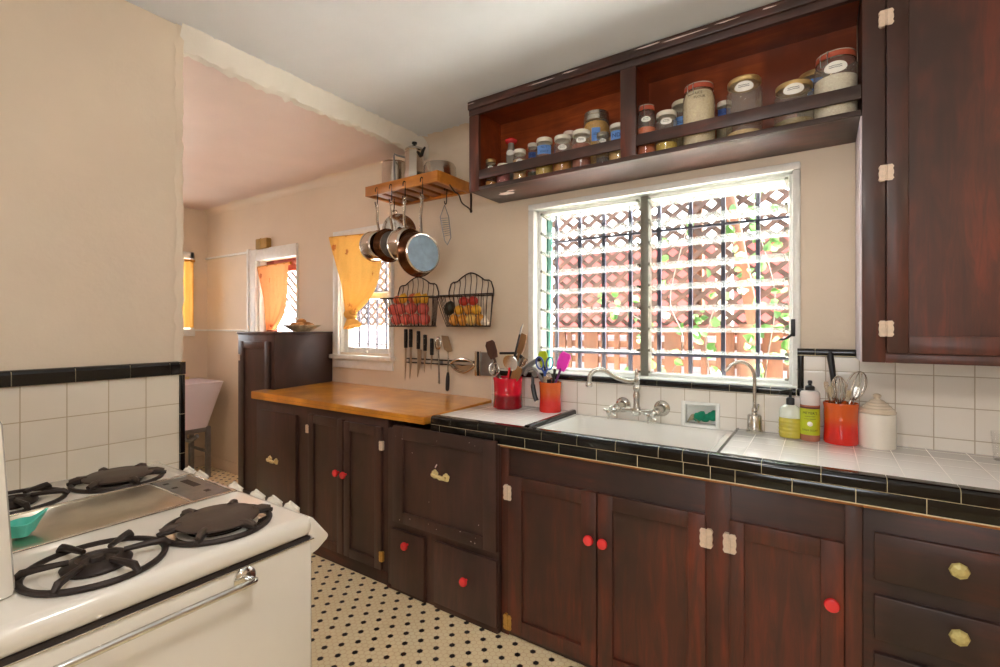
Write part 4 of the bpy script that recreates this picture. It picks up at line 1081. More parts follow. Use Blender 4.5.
# ------------------------------------------------------------------ crocks with utensils
def two_tone(name, a, b, z0, z1):
    t = NT(name); s = t.n('ShaderNodeSeparateXYZ'); t.l(t.objc(), s.inputs[0])
    r = t.n('ShaderNodeMapRange'); t.l(s.outputs[2], r.inputs[0]); r.inputs[1].default_value = z0; r.inputs[2].default_value = z1
    r.interpolation_type = 'SMOOTHSTEP'
    n = t.noise(t.objc(), 8)
    t.bsdf(t.mix(t.math('MULTIPLY_ADD', n, .1, t.math('MULTIPLY', r.outputs[0], .95)), lin(a), lin(b)), .15, 0, coat=.5); return t.m
CROCKR = two_tone('cherry_glaze', (128, 12, 24), (206, 22, 46), .062, .078)
CROCKO = two_tone('orange_red_glaze', (222, 32, 24), (214, 92, 32), .045, .11)
def crock(label, x, y, r, h, mat, z=.909):
    p = [(0, 0), (r*.95, 0), (r*1.01, .006), (r*.985, h*.2), (r*.96, h*.46), (r*.975, h*.475), (r*.955, h*.5), (r*.97, h*.53), (r*.955, h*.555), (r*.97, h*.585), (r*.96, h*.6), (r*.99, h*.85), (r*1.03, h*.985), (r*1.02, h), (r*.97, h), (r*.92, h*.85), (r*.9, .01), (0, .008)]
    return tag(obj('utensil_crock', MB().lathe(p, (x, y, z), (0, 0, 1), 40, False), mat, None, (x, y, z)), label, 'crock', 'utensil crocks')
RX, RY = -1.385, 2.145
crock('wide cherry red crock full of utensils next to the butcher block', RX, RY, .078, .162, CROCKR)
OX, OY = -1.145, 2.17
crock('narrow orange-red crock with scissors left of the sink', OX, OY, .056, .15, CROCKO)
QX, QY = .06, 2.182
crock('orange crock with whisks beside the white lidded canister', QX, QY, .0545, .15, CROCKO)
BROWN = wood('dark_spoon_wood', (64, 36, 24), (86, 50, 34), (104, 66, 44), 'Z', .5, 0)
TAN = wood('light_spoon_wood', (150, 104, 58), (176, 126, 76), (196, 148, 96), 'Z', .55, 0)
def rod(p0, p1, r, n=6):
    a, b = Vector(p0), Vector(p1); return MB().tube([a.lerp(b, i/n) for i in range(n+1)], r, 10)
def frame_at(p0, p1):
    """matrix whose Z runs from p0 to p1, origin at p1, with X kept level"""
    z = (Vector(p1)-Vector(p0)).normalized(); x = Vector((1, 0, 0)); x = (x-z*x.dot(z)).normalized(); y = z.cross(x)
    M = Matrix((x, y, z)).transposed().to_4x4(); M.translation = Vector(p1); return M
def xf(M, pts): return [M @ Vector(p) for p in pts]
def flat(mb, M, poly, t=.004, bev=0):
    A = [mb.bm.verts.new(M @ Vector((u, -t, v))) for u, v in poly]; B = [mb.bm.verts.new(M @ Vector((u, t, v))) for u, v in poly]
    n = len(poly); mb.bm.faces.new(A); mb.bm.faces.new(B[::-1])
    for i in range(n): mb.bm.faces.new((A[i], B[i], B[(i+1) % n], A[(i+1) % n]))
    return mb
def utensil(name, label, cat, p0, p1, hr, hmat, headname, headfn, headmat, group='utensils in the crocks'):
    t = thing(name, label, cat, p0, group)
    obj('handle', rod(p0, p1, hr), hmat, t)
    m = MB(); headfn(m, frame_at(p0, p1)); obj(headname, m, headmat, t); return t
spat = lambda w, h: (lambda m, M: flat(m, M, [(-w*.35, -.01), (-w*.5, h*.25), (-w*.5, h*.8), (-w*.3, h), (w*.35, h*.97), (w*.5, h*.8), (w*.5, h*.25), (w*.35, -.01)], .004))
z0 = .93
def ladle(m, M):
    m.loft([xf(M, [(r*math.cos(a), h, r*math.sin(a)+.03) for a in [2*PI*i/24 for i in range(24)]]) for r, h in ((.043, 0), (.042, .01), (.03, .02), (.004, .025))], True, True)
utensil('wooden_spatula', 'dark wooden spatula leaning out of the cherry red crock', 'spatula', (RX+.01, RY-.02, z0), (RX-.085, RY-.01, 1.178), .007, BROWN, 'blade', spat(.062, .09), BROWN)
utensil('wooden_spoon', 'light wooden spoon standing at the back of the cherry crock', 'spoon', (RX-.02, RY+.02, z0), (RX+.045, RY+.045, 1.205), .007, TAN, 'bowl', spat(.045, .1), TAN)
utensil('thin_brush', 'thin black-handled brush standing tallest in the cherry crock', 'brush', (RX-.03, RY, z0), (RX+.083, RY-.015, 1.3), .0055, BLKP, 'bristles', lambda m, M: m.tube(xf(M, [(0, 0, -.01), (0, 0, .03), (.004, 0, .06)]), [.004, .005, .001], 8), STEELD)
utensil('steel_skimmer', 'steel skimmer disc leaning over the front of the cherry crock', 'skimmer', (RX-.03, RY+.02, z0), (RX+.045, RY-.055, 1.125), .006, RED, 'disc', ladle, STEEL)
utensil('wide_turner', 'tan wooden paddle leaning at the near side of the cherry crock', 'spatula', (RX-.02, RY, z0), (RX+.06, RY-.03, 1.07), .006, TAN, 'paddle', spat(.05, .075), TAN)
t = thing('ball_whisk', 'round wire whisk head above the rim of the cherry crock', 'whisk', (RX-.03, RY-.04, z0), 'utensils in the crocks')
obj('handle', rod((RX-.02, RY, z0), (RX-.045, RY-.045, 1.085), .007), STEEL, t)
m = MB()
for k in range(6):
    a = PI*k/6; m.tube([(RX-.052+.03*math.cos(q)*math.cos(a), RY-.052+.03*math.cos(q)*math.sin(a), 1.115+.034*math.sin(q)) for q in [2*PI*i/20 for i in range(20)]], .0016, 5, True)
obj('wires', m, STEEL, t)
t = thing('kitchen_tongs', 'steel tongs slanting towards the window from the cherry crock', 'tongs', (RX, RY, z0), 'utensils in the crocks')
for k, dz in ((0, 0), (1, .022)):
    obj('arm', MB().tube([(RX, RY, 1.0), (RX+.07, RY+.01, 1.09+dz), (RX+.165, RY+.03, 1.165+dz*.4)], [.006, .009, .008], 8), STEELD, t)
obj('end_cap', MB().sphere((RX+.17, RY+.031, 1.17), (.014, .012, .012), 10, 8), BLKP, t)
utensil('black_handled_server', 'black-handled tool lying level across the back of the cherry crock', 'utensil', (RX+.03, RY+.03, z0), (RX+.02, RY+.04, 1.19), .007, BLKP, 'crossbar', lambda m, M: m.box(-.1, .01, -.006, .006, .0, .014, .004, 2, M), BLKP)
utensil('basting_spoon', 'steel basting spoon with its bowl up in the cherry crock', 'spoon', (RX, RY, z0), (RX+.065, RY+.03, 1.12), .005, STEEL, 'bowl', spat(.036, .06), STEEL)
utensil('potato_masher', 'black and steel masher handle behind the skimmer disc', 'masher', (RX+.01, RY+.01, z0), (RX+.045, RY+.05, 1.17), .008, STEELD, 'grip', lambda m, M: m.tube(xf(M, [(-.02, 0, 0), (0, 0, .012), (.02, 0, 0)]), .011, 8), BLKP)
# small crock
t = thing('scissors', 'blue-handled kitchen scissors upright in the narrow crock', 'scissors', (OX-.02, OY-.02, z0), 'utensils in the crocks')
m = MB(); sc = [(OX-.018, OY-.03, 1.10), (OX-.006, OY-.03, 1.10)]
for sx in (-1, 1):
    m.tube([(OX-.015+sx*.026+.019*math.cos(a)*(1 if sx > 0 else 1.1), OY-.032+.004*sx, 1.155+.03*math.sin(a)+.006*sx*math.cos(a)) for a in [2*PI*i/20 for i in range(20)]], .0042, 8, True)
    m.tube([(OX-.015+sx*.017, OY-.032, 1.128), (OX-.015+sx*.006, OY-.03, 1.11), (OX-.015-sx*.004, OY-.028, 1.09)], .0052, 8)
obj('handles', m, plain('blue_plastic', (56, 84, 160), .35), t)
obj('blades', MB().box(OX-.024, OX-.004, OY-.03, OY-.026, .94, 1.1, .001), STEEL, t)
utensil('lime_scraper', 'lime green silicone spatula in the narrow crock', 'spatula', (OX, OY, z0), (OX-.042, OY+.015, 1.14), .006, BLKP, 'blade', spat(.05, .075), plain('lime_silicone', (196, 212, 32), .4))
utensil('pink_scraper', 'hot pink silicone spatula in the narrow crock', 'spatula', (OX-.02, OY, z0), (OX+.05, OY+.02, 1.128), .006, plain('purple_handle', (110, 40, 110), .4), 'blade', spat(.06, .085), plain('pink_silicone', (255, 62, 200), .4))
t = thing('can_opener', 'black and steel can opener hooked over the narrow crock rim', 'can opener', (OX-.055, OY-.04, 1.0), 'utensils in the crocks')
obj('grip', MB().tube(curve([(OX-.072, OY-.052, 1.09), (OX-.068, OY-.058, 1.04), (OX-.055, OY-.062, .99), (OX-.042, OY-.062, .962)], 4), [.008]*4+[.012]*8+[.007], 8), BLKP, t)
obj('grip_tip', MB().sphere((OX-.041, OY-.064, .964), .009, 8, 6), LIDW, t)
obj('jaw', MB().tube(curve([(OX-.03, OY-.02, 1.06), (OX-.05, OY-.04, 1.1), (OX-.068, OY-.05, 1.125), (OX-.1, OY-.05, 1.12), (OX-.125, OY-.045, 1.09)], 4), .009, 8).lathe([(.016, -.006), (.016, .006)], (OX-.06, OY-.052, 1.1), (0, 1, 0), 14), STEELD, t)
utensil('garlic_press', 'steel garlic press at the front of the narrow crock', 'press', (OX, OY, z0), (OX+.012, OY-.025, 1.085), .007, BLKP, 'head', lambda m, M: m.lathe([(.004, 0), (.016, .004), (.016, .018), (.004, .022)], M.translation, (0, -1, .3), 16), STEEL)
utensil('black_peeler', 'plain black handle standing beside the pink spatula', 'peeler', (OX, OY, z0), (OX+.033, OY-.015, 1.12), .007, BLKP, 'tip', lambda m, M: m.sphere(M.translation, .008, 8, 6), BLKP)
utensil('black_corkscrew', 'short black handle between the scissors and the garlic press', 'corkscrew', (OX, OY, z0), (OX-.003, OY-.01, 1.1), .008, BLKP, 'tip', lambda m, M: m.sphere(M.translation, .009, 8, 6), BLKP)
# crock by canister
def loopwhisk(m, M, w, h, n=5):
    for k in range(n):
        a = PI*k/n
        m.tube(xf(M, [(w*math.sin(q)*math.cos(a), w*math.sin(q)*math.sin(a), h*(1-math.cos(q))/2) for q in [0.02+(2*PI-.04)*i/24 for i in range(24)]]), .0013, 5)
utensil('balloon_whisk', 'steel balloon whisk in the crock beside the canister', 'whisk', (QX-.01, QY-.01, z0), (QX+.03, QY+.0, 1.07), .006, STEEL, 'wires', lambda m, M: loopwhisk(m, M, .03, .11), STEEL)
utensil('flat_whisk', 'oval coil whisk in front in the crock with the black knife handle', 'whisk', (QX, QY, z0), (QX-.005, QY-.02, 1.06), .006, STEEL, 'wires', lambda m, M: loopwhisk(m, M, .024, .1, 7), STEEL)
utensil('carving_knife', 'long black knife handle standing tallest in the crock beside the canister', 'knife', (QX, QY, z0), (QX-.022, QY+.03, 1.135), .006, STEEL, 'grip', lambda m, M: m.tube(xf(M, [(0, 0, -.01), (.001, 0, .04), (0, 0, .09), (.003, 0, .11)]), [.009, .0105, .0115, .006], 10), BLKP)
for k, (dx, dy, zt, lab) in enumerate(((-.042, -.01, 1.135, 'steel fork tines at the far side of the crock beside the canister'), (-.03, -.025, 1.12, 'steel table knife at the front of the crock beside the canister'), (.045, .01, 1.12, 'steel spoon handle at the near rim of the crock beside the canister'), (.02, -.03, 1.11, 'narrow steel handle in the middle of the crock beside the canister'))):
    utensil('cutlery_piece', lab, 'cutlery', (QX+dx*.4, QY+dy*.4, z0), (QX+dx, QY+dy, zt-.03), .004, STEEL, 'end', spat(.016, .03), STEEL)

# ------------------------------------------------------------------ soaps, canister, glass
def gglass(name, tint, rough=.15):
    return plain(name, tint, rough, 0, .05, 20, coat=.4)
t = thing('hand_soap_bottle', 'clear pump bottle of yellow-green hand soap on the counter', 'bottle', (-.1, 2.175, .909))
c = (-.1, 2.175, .909)
ridge = [(.039+.0012*math.sin(h*420), h) for h in [.008+.004*i for i in range(17)]]
obj('soap', MB().lathe([(0, .002), (.036, .002), (.039, .008)]+ridge+[(.0385, .078), (0, .078)], c, (0, 0, 1), 30, False, 1, .72), gglass('yellow_soap', (196, 182, 66)), t)
obj('bottle', MB().lathe([(.0385, .0785), (.0385, .1), (.034, .116), (.02, .126), (.012, .13)], c, (0, 0, 1), 30, False, 1, .72), gglass('frosted_bottle', (224, 230, 216)), t)
obj('pump', MB().lathe([(.0145, .128), (.0145, .15), (.011, .155), (.005, .157), (.005, .178), (.009, .18), (.009, .188), (0, .19)], c, (0, 0, 1), 18).tube([(-.1, 2.175, 1.091), (-.116, 2.168, 1.091), (-.135, 2.16, 1.086)], [.007, .006, .0045], 8), BLKP, t)
t = thing('dish_soap_bottle', 'dish soap bottle with lime green label and black cap', 'bottle', (-.036, 2.17, .909))
c = (-.036, 2.17, .909); rb = .0325
obj('bottle', MB().lathe([(.03, 0), (rb, .004), (rb, .135), (.0, .135)], c, (0, 0, 1), 30), gglass('dusky_pink_soap', (176, 112, 92)), t)
obj('shoulder', MB().lathe([(rb, .1355), (rb+.0005, .16), (rb, .178), (.028, .186), (.014, .19)], c, (0, 0, 1), 30), gglass('clear_white_bottle', (226, 216, 214)), t)
obj('cap', MB().lathe([(.016, .188), (.016, .203), (.012, .206), (.006, .208), (.006, .214), (.008, .216), (.007, .226), (0, .228)], c, (0, 0, 1), 20), BLKP, t)
phi = math.atan2(-2.17, .036)
f = wrap((c[0], c[1], c[2]+.073), rb, phi)
lb = obj('label', patch(f, .088, .098, n=20), plain('lime_label', (184, 196, 34), .5), t)
obj('label_band', patch(wrap((c[0], c[1], c[2]+.126), rb, phi), .088, .006, n=20), plain('maroon_band', (96, 44, 40), .5), t)
m = MB(); text_on(m, f, "MEYER'S", .0135, 0, .033); text_on(m, f, 'CLEAN DAY', .0062, 0, .021); text_on(m, f, 'DISH SOAP', .0105, 0, -.031); text_on(m, f, 'LEMON VERBENA', .0048, 0, .011)
obj('lettering', m, INK, lb)
obj('round_emblem', patch(wrap((c[0], c[1], c[2]+.066), rb, phi), .018, .018, True, .001), LABW, lb)
t = thing('lidded_canister', 'white ceramic canister with stepped conical lid on the counter', 'canister', (.166, 2.186, .909))
c = (.166, 2.186, .909); r = .0555
obj('jar', MB().lathe([(0, 0), (r*.96, 0), (r, .006), (r, .110), (r*.985, .1195), (r*.9, .1215), (0, .13)], c, (0, 0, 1), 40, False), CERA, t)
obj('lid', MB().lathe([(r*.99, .122), (r*1.0, .1275), (r*.93, .132), (r*.92, .137), (r*.78, .1415), (r*.77, .146), (r*.61, .1515), (r*.6, .156), (r*.42, .1615), (r*.4, .165), (r*.2, .1695), (.0095, .1715), (.009, .175), (.0125, .1795), (.0125, .1855), (.007, .1895), (0, .1905)], c, (0, 0, 1), 40, False), plain('beige_lid_glaze', (226, 210, 188), .2, 0, .03, 20, coat=.4), t)
t = tag(obj('drinking_glass', MB().lathe([(0, .004), (.031, .004), (.038, .09), (.04, .09), (.033, 0), (0, 0)], (.497, 2.185, .909), (0, 0, 1), 28, False), PANEG, None, (.497, 2.185, .909)), 'clear drinking glass at the far right end of the tiled counter', 'glass')

# ------------------------------------------------------------------ jars on the spice shelf
JZ = 2.0645
def stuffmat(n, rgb): return plain('food_'+n, rgb, .8, 0, .22, 160, .4)
def jar(label, x, y, h, r, lid, fill, food, lab=None, txt=None, kind='screw', texts=None, labz=.55, labw=None):
    h -= .008+.02*max(0, min(1, (x+1.2)/.9)); c = (x, y, JZ); t = thing('glass_jar', label, 'jar', c, 'jars on the spice shelf')
    nk = r*.86; lh = min(.02, h*.12); sh = h-lh-.012
    body = [(0, .002), (r*.9, .001), (r, .008), (r, sh*.86), (r*.97, sh*.93), (nk, sh), (nk, h-lh+.004), (nk*.96, h-lh+.004)]
    obj('glass', MB().lathe(body, c, (0, 0, 1), 32, False), GLASS, t)
    ft = max(.008, fill*sh)
    bp = [(0, .005), (r*.88, .005), (r*.955, .012), (r*.955, min(ft, sh*.86)), ]
    if ft > sh*.86: bp += [(nk*.95, ft)]
    bp += [(0, ft+.002)]
    obj('contents', MB().lathe(bp, c, (0, 0, 1), 28, False), food, t)
    if kind == 'clamp':
        obj('gasket', MB().lathe([(nk*1.02, h-lh-.004), (nk*1.05, h-lh-.002), (nk*1.05, h-lh+.012), (nk*1.02, h-lh+.014)], c, (0, 0, 1), 28, True), GASK, t)
        obj('lid', MB().lathe([(nk*1.03, h-lh+.0145), (nk*1.04, h-.003), (nk*.9, h), (0, h-.002)], c, (0, 0, 1), 28, False), plain('pale_glass_lid', (196, 186, 172), .1, 0, .08, 30, coat=.6), t)
        ph = math.atan2(-y, -x)-.55; px, py = math.cos(ph), math.sin(ph)
        m = MB()
        for s in (-.012, .012):
            q = Vector((-py*s, px*s, 0)); m.tube([Vector((x+px*nk*1.06, y+py*nk*1.06, JZ+h-.004))+q, Vector((x+px*nk*1.16, y+py*nk*1.16, JZ+h-lh))+q, Vector((x+px*nk*1.08, y+py*nk*1.08, JZ+h-lh-.03))+q], .0018, 6)
        q = Vector((-py*.012, px*.012, 0)); e0 = Vector((x+px*nk*1.08, y+py*nk*1.08, JZ+h-lh-.03)); m.tube([e0-q, e0+q], .0018, 6)
        m.tube(circle((x, y, JZ+h-lh-.008), nk*1.03, 28), .0016, 5, True)
        obj('wire_clamp', m, STEEL, t)
    else:
        m = MB().lathe([(nk*1.0, h-lh), (nk*1.08, h-lh+.001), (nk*1.08, h-.004), (nk*1.02, h), (nk*.9, h), (nk*.86, h-.002), (0, h-.002)], c, (0, 0, 1), 32, False)
        if kind == 'double': m.lathe([(nk*1.08, h-lh*1.0), (nk*1.12, h-lh*1.1), (nk*1.12, h-lh*2.2), (nk*1.05, h-lh*2.3)], c, (0, 0, 1), 32, False)
        obj('lid', m, lid, t)
    phi = math.atan2(-y, -x*.9)
    if lab is not None:
        f = wrap((x, y, JZ+labz*h), r, phi)
        oval = lab is LABW
        w_ = labw or (r*1.05 if oval else r*1.7); hh = r*.62 if oval else r*1.0
        l = obj('label', patch(f, w_, hh, oval), lab, t)
        m = MB(); n = len(texts or [])
        if texts:
            sz = hh*.72/max(1, n) if n > 1 else hh*.6
            for k, s in enumerate(texts):
                sz_ = min(sz, w_*1.25/max(2, len(s)))
                text_on(m, f, s, sz_, 0, (n-1)*hh*.24-k*hh*.48)
            obj('lettering', m, INKB if not oval else INK, l)
        else:
            for k in range(2): m.grid(lambda u, v: f(w_*(-.28+.55*u), .004-.006*k+.0018*v+.0012*math.sin(30*u), .0012), 14, 1)
            obj('scribble', m, INK, l)
    return t
F = stuffmat
jar('smallest gold-lidded spice jar at the far end of the shelf', -1.455, 2.085, .165, .0285, LIDG, .3, F('amber', (196, 136, 48)), LABW, labz=.7)
t = thing('stoppered_bottle', 'slim clear bottle with a red swing stopper and white tag', 'bottle', (-1.40, 2.2, JZ))
c = (-1.40, 2.2, JZ)
obj('glass', MB().lathe([(0, .002), (.026, .002), (.027, .01), (.027, .22), (.018, .245), (.016, .27)], c, (0, 0, 1), 24, False), gglass('grey_bottle_glass', (150, 142, 132), .1), t)
obj('stopper', MB().lathe([(.018, .268), (.03, .274), (.034, .284), (.022, .294), (0, .296)], c, (0, 0, 1), 20), RED, t)
obj('tag', patch(wrap((-1.4, 2.2, JZ+.21), .03, math.atan2(-2.2, 1.3)-.2), .046, .03, True), LABW, t)
jar('short jar with nuts on top and pink salt beside the slim bottle', -1.375, 2.085, .125, .034, LIDW, .95, F('pinksalt', (196, 110, 108)))
jar('white-lidded jar of mixed nuts and grains', -1.272, 2.08, .176, .0345, LIDW, .85, F('nuts', (196, 148, 84)), LABW, labz=.62)
jar('small white-lidded jar with dark blue tape behind the nuts', -1.258, 2.19, .24, .029, LIDW, .4, F('sagegrey', (136, 138, 108)), LABD, texts=['MD'], labz=.72)
jar('white-lidded jar of yellow flakes with wide blue tape', -1.133, 2.085, .205, .043, LIDW, .5, F('yeast', (206, 176, 84)), LABB, texts=['NUT', 'YEAST'], labz=.68)
jar('jar of orange grain with oval label beside the yellow flakes', -1.034, 2.085, .198, .042, LIDW, .42, F('orange', (206, 140, 44)), LABW, labz=.66)
jar('pinkish-lidded jar peeking out behind the orange grain', -1.052, 2.2, .262, .033, plain('pink_lid', (224, 204, 192), .35), .5, F('cream', (214, 186, 140)))
jar('white-lidded jar of red-brown beans', -.936, 2.085, .203, .044, LIDW, .78, F('beans', (150, 78, 50)), LABW, labz=.72)
jar('largest silver-banded jar of yellow meal in the far bay', -.905, 2.19, .318, .064, LIDS, .93, F('meal', (212, 160, 72)), LABB, kind='double', labz=.6, labw=.04)
jar('small clear-lidded jar with two oval labels by the divider', -.826, 2.075, .17, .03, plain('dull_lid', (180, 170, 156), .2, .6), .3, F('dark', (60, 40, 30)), LABW, labz=.72)
jar('white-lidded jar of tan powder with blue lettering against the divider', -.758, 2.09, .197, .042, LIDW, .85, F('tan', (214, 174, 108)), LABB, texts=['NDA'], labz=.68)
jar('tall clamp jar more than half full of orange lentils', -.632, 2.085, .25, .0385, None, .66, F('lentils', (206, 98, 40)), LABW, kind='clamp', labz=.7)
jar('white-lidded jar low on yellow grain with oval label', -.545, 2.08, .2, .0445, LIDW, .3, F('millet', (222, 182, 66)), LABW, labz=.72)
jar('cream-lidded jar with blue tape behind the yellow grain', -.505, 2.205, .283, .052, plain('cream_lid', (232, 220, 190), .35), .55, F('pale', (206, 190, 158)), LABB, labz=.6)
jar('big clamp jar filled to the neck with pale flour', -.418, 2.09, .284, .062, None, 1.0, F('flour', (250, 204, 170)), None, kind='clamp')
t = bpy.data.objects[-1] if False else None
jar('narrow white-lidded jar of meal with dark blue tape', -.337, 2.19, .238, .031, LIDW, .62, F('flax', (214, 196, 160)), LABD, texts=['FLAX'], labz=.76)
jar('tall gold-lidded jar nearly empty with an oval label', -.25, 2.085, .259, .064, LIDG, .12, F('sand', (214, 176, 116)), LABW, labz=.8)
jar('squat gold-lidded jar with seeds in the bottom', -.085, 2.08, .193, .0645, LIDG, .2, F('seeds', (126, 106, 56)), LABW, labz=.78)
jar('biggest clamp jar of white powder at the near end of the shelf', .042, 2.085, .266, .0665, None, .72, F('powder', (248, 214, 190)), LABW, kind='clamp', labz=.72)
jar('gold-topped jar with blue tape hidden behind the biggest clamp jar', -.02, 2.205, .27, .06, LIDG, .5, F('whitegrain', (216, 200, 168)), LABB, texts=['B'], labz=.72, labw=.05)
# black pen writing straight on the flour jar
fj = [o for o in bpy.data.objects if o.get('label', '').startswith('big clamp jar')][0]
m = MB(); f = wrap((-.418, 2.09, JZ+.2), .0615, math.atan2(-2.09, .38)); text_on(m, f, 'RICE', .014, 0, .008); text_on(m, f, 'FLOUR', .014, .004, -.008)
obj('lettering', m, INK, fj)

# ------------------------------------------------------------------ outside
struct('ground', MB().box(-14, 10, 2.43, 16, -.12, -.02), GROUND)
struct('wall_neighbour', MB().box(-3.2, 6, 6.2, 6.5, -.1, 2.35), PINKW)
FY = 4.0
fn = thing('board_fence', 'cedar board fence with small square gaps outside the kitchen window', 'fence', (-1, FY, 0))
m = MB(); x = -4.2
k = 0
while x < 1.4:
    wd = (.13, .045, .045, .13, .06, .045)[k % 6]; m.box(x, x+wd, FY, FY+.02, -.02, 1.31, .002); x += wd+(.015, .04, .04, .025, .065, .065)[k % 6]; k += 1
obj('boards', m, FENCEW, fn)
m = MB()
for z in (.3, .85, 1.02, 1.16, 1.27): m.box(-4.2, 1.4, FY+.021, FY+.05, z, z+.055, .002)
obj('rails', m, FENCEW, fn)
obj('cap_rail', MB().box(-4.2, 1.4, FY-.03, FY+.07, 1.31, 1.345, .004), LATT, fn)
obj('post', MB().box(-.50, -.39, FY-.11, FY-.001, -.02, 1.36, .004), FENCEW, fn)
tag(obj('shed_wall', MB().box(-4.2, 1.4, 4.5, 4.56, -.02, 1.25), plain('grey_violet_boards', (150, 136, 146), .8, 0, .1, 6), None, (-1, 4.5, 0)), 'grey violet boards seen through the fence gaps', 'wall')
la = thing('lattice_screen', 'diagonal wooden lattice screen above the fence outside the window', 'lattice', (-1, FY+.01, 1.345))
for sgn, yy in ((1, FY), (-1, FY+.014)):
    m = MB(); x0, x1, z0_, z1_ = -4.2, 1.4, 1.346, 2.95; hgt = z1_-z0_; tn = math.tan(math.radians(39)); run = hgt/tn; wv = .0185/math.sin(math.radians(39))
    xx = x0-run
    while xx < x1+run:
        pts = [(xx-wv, z0_), (xx+wv, z0_), (xx+wv+sgn*run, z1_), (xx-wv+sgn*run, z1_)]
        m.prism(pts, 'y', yy, yy+.012); xx += .146
    obj('strips', m, LATT, la)
obj('post', MB().box(-.86, -.78, FY+.03, FY+.11, 1.346, 2.95, .004), FENCEW, la)
tag(obj('leaning_beam', MB().box(-.04, .04, -.03, .03, -.55, .95, .004, 2, Matrix.Translation((-.50, FY-.08, 1.9)) @ Matrix.Rotation(-.17, 4, 'Y')), FENCEW, None, (-.46, FY-.08, 1.36)), 'orange timber beam leaning against the lattice outside', 'beam')
tag(obj('white_post', MB().box(-.70, -.58, FY+.13, FY+.2, -.02, 3.1, .006), WHITEP, None, (-.64, FY+.16, 0)), 'white post standing behind the lattice outside', 'post')
m = MB(); xs = [-1.277, -1.131, -.989, -.841, -.69, -.538, -.389, -.243]
gr = thing('window_bars', 'dark blue-black iron security bars outside the kitchen window', 'window bars', (-.7, 2.5, 1.0))
for x in xs: m.box(x-.009, x+.009, 2.491, 2.509, .95, 2.05)
obj('uprights', m, BARS, gr)
obj('crossbars', MB().box(-1.4, .0, 2.488, 2.512, 1.824, 1.834).box(-1.4, .0, 2.488, 2.512, 1.19, 1.206).box(-1.4, .0, 2.43, 2.5, 1.5, 1.505) if False else MB().box(-1.4, .0, 2.488, 2.512, 1.824, 1.834).box(-1.4, .0, 2.488, 2.512, 1.19, 1.206), BARS, gr)
b2 = MB()
for k in range(7): b2.box(-3.0+.1*k-.006, -3.0+.1*k+.006, 2.5, 2.512, 1.05, 2.0)
b2.box(-3.1, -2.3, 2.498, 2.514, 1.2, 1.212).box(-3.1, -2.3, 2.498, 2.514, 1.6, 1.612)
tag(obj('window_bars', b2, BARS, None, (-2.7, 2.5, 1.05)), 'thin iron bars outside the small sash window', 'window bars')
def vine(label, pts, n, seed):
    q = random.Random(seed); t = thing('climbing_vine', label, 'vine', pts[0], 'vines outside the window')
    P = curve(pts, 10); obj('stem', MB().tube(P, .004, 5), STEM, t)
    m = MB()
    for i in range(n):
        p = P[q.randrange(len(P))]+Vector((q.uniform(-.09, .09), q.uniform(-.08, .04), q.uniform(-.06, .06)))
        s = q.uniform(.022, .042); M = Matrix.Translation(p) @ Matrix.Rotation(q.uniform(-.9, .9), 4, 'Z') @ Matrix.Rotation(q.uniform(-.7, .7), 4, 'X') @ Matrix.Rotation(q.uniform(-2.5, 2.5), 4, 'Y')
        m.raw(xf(M, [(0, 0, 0), (s*.5, .006, s*.25), (s*.6, .004, s*.8), (0, -.004, s*1.6), (-s*.6, .004, s*.8), (-s*.5, .006, s*.25)]), [(0, 1, 2, 3), (0, 3, 4, 5)])
    l = obj('leaves', m, LEAF, t); l['kind'] = 'stuff'
vine('leafy vine climbing outside by the near edge of the window', [(-.2, 2.75, .1), (-.24, 2.8, 1.0), (-.2, 2.85, 1.5), (-.3, 2.9, 2.0), (-.2, 2.95, 2.4)], 95, 1)
vine('vine behind the middle bars beside the leaning beam', [(-.55, 2.8, .1), (-.5, 2.85, .9), (-.52, 2.8, 1.3), (-.4, 2.9, 1.75), (-.5, 2.95, 2.2)], 60, 2)
vine('thin twining vine near the window mullion', [(-.7, 2.7, .1), (-.72, 2.7, .9), (-.62, 2.7, 1.25), (-.7, 2.75, 1.5), (-.62, 2.8, 1.9)], 16, 3)
vine('wispy vine trailing over the fence top on the far side', [(-.95, 2.95, .1), (-.9, 3.0, 1.2), (-1.0, 3.0, 1.42), (-1.15, 3.02, 1.5), (-1.3, 3.02, 1.55)], 26, 4)
tag(obj('neighbour_house', MB().box(-9, -4.6, 7, 11, -.1, 2.4).prism([(-9.3, 2.4), (-4.3, 2.4), (-6.8, 3.6)], 'y', 6.8, 11.2), PALEW, None, (-6.8, 9, 0)), 'pale pink house seen beyond the small sash window', 'house')
tag(obj('picket_fence', (lambda m: ([m.box(-8.1+.14*k, -8.1+.14*k+.09, 4.6, 4.62, -.02, 1.0, .002) for k in range(28)], m.box(-8.1, -4.2, 4.62, 4.65, .3, .36), m.box(-8.1, -4.2, 4.62, 4.65, .8, .86), m)[-1])(MB()), WHITEP, None, (-6.1, 4.6, 0)), 'low white picket fence outside the small sash window', 'fence')

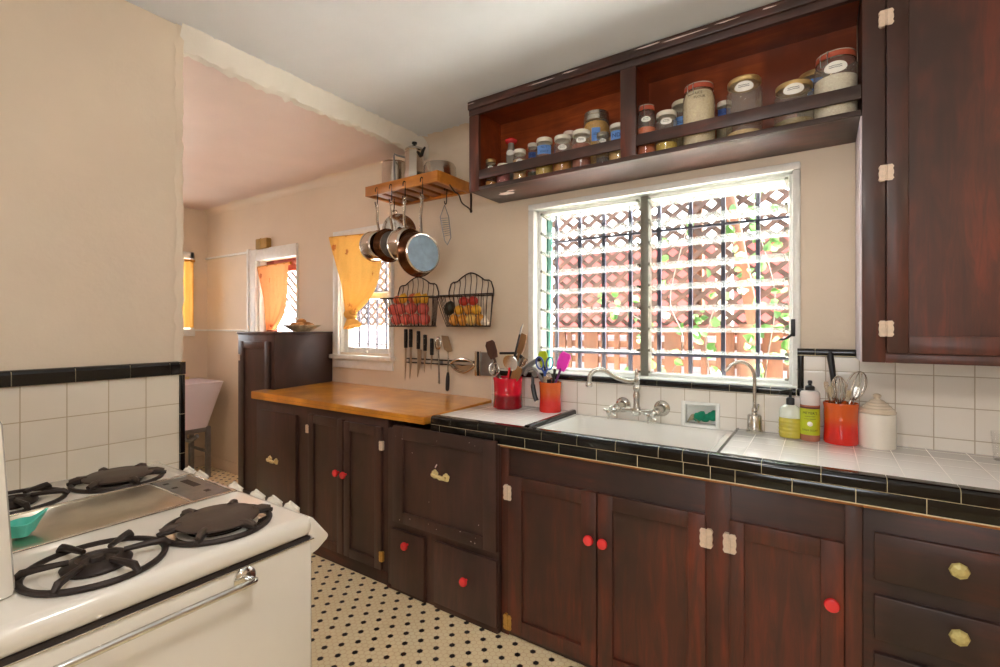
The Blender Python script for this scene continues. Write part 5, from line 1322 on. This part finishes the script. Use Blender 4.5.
# ------------------------------------------------------------------ unseen ceiling lamps, the laundry one added as fill
def lamp(name, label, x, y, zc, watts, col, rad=.11, drop=.17):
    t = thing(name, label, 'ceiling lamp', (x, y, zc))
    obj('canopy', MB().lathe([(.09, 0), (.085, -.02), (.03, -.03), (.03, -.05)], (x, y, zc), (0, 0, 1), 24), CHROME, t)
    L = bpy.data.lights.new('bulb', 'POINT'); L.energy = watts; L.color = col; L.shadow_soft_size = rad
    o = bpy.data.objects.new('bulb', L); C.objects.link(o); o.parent = t; o.location = (0, 0, -drop)
    obj('cord', MB().tube([(x, y, zc-.05), (x, y, zc-drop+.1)], .004, 6).lathe([(.02, .1), (.022, .04), (.03, .03)], (x, y, zc-drop+.01), (0, 0, 1), 14), CHROME, t)
lamp('unseen_ceiling_lamp', 'chrome ceiling lamp over the kitchen floor', -.35, .45, CZ, 17.5, (1, .95, .89), .11, .5)
lamp('unseen_ceiling_lamp', 'unseen chrome lamp added to light the laundry room', -3.5, .5, 2.455, 14, (1, .90, .84))  # no fitting visible there; added to brighten the far room

lamp('unseen_ceiling_lamp', 'chrome ceiling lamp behind the viewer near the wall cabinet', 1.0, .2, CZ, 7, (1, .80, .60), .1, .4)

# sun and sky
W = bpy.data.worlds.new('sky'); SC.world = W; W.use_nodes = True
nt = W.node_tree; nt.nodes.clear()
sky = nt.nodes.new('ShaderNodeTexSky'); sky.sky_type = 'HOSEK_WILKIE'; sky.turbidity = 6; sky.ground_albedo = .5; sky.sun_direction = Vector((.7, -.25, .67)).normalized()
mixn = nt.nodes.new('ShaderNodeMix'); mixn.data_type = 'RGBA'; mixn.inputs[0].default_value = .75; mixn.inputs[7].default_value = (.93, .97, 1, 1)
nt.links.new(sky.outputs[0], mixn.inputs[6])
bg = nt.nodes.new('ShaderNodeBackground'); bg.inputs[1].default_value = 9.5; nt.links.new(mixn.outputs[2], bg.inputs[0])
wo = nt.nodes.new('ShaderNodeOutputWorld'); nt.links.new(bg.outputs[0], wo.inputs[0])
L = bpy.data.lights.new('sun', 'SUN'); L.energy = 150; L.angle = .01; L.color = (1, .97, .92)
o = bpy.data.objects.new('sun', L); C.objects.link(o); o.rotation_euler = Vector((.70, .03, .70)).to_track_quat('Z', 'Y').to_euler()

# camera
cam = bpy.data.cameras.new('camera'); co = bpy.data.objects.new('camera', cam); C.objects.link(co)
co.location = (0, 0, 1.34); co.rotation_euler = (PI/2, 0, math.radians(33.8))
cam.sensor_width = 36; cam.lens = 17.28; cam.shift_y = -.007; cam.clip_start = .02
SC.camera = co
SC.view_settings.view_transform = 'Standard'; SC.view_settings.look = 'None'; SC.view_settings.gamma = 1; SC.view_settings.use_curve_mapping = False
SC.view_settings.exposure = .17
SC.cycles.use_denoising = True
SC.cycles.max_bounces = 10; SC.cycles.diffuse_bounces = 5; SC.cycles.transparent_max_bounces = 24; SC.cycles.sample_clamp_indirect = 40
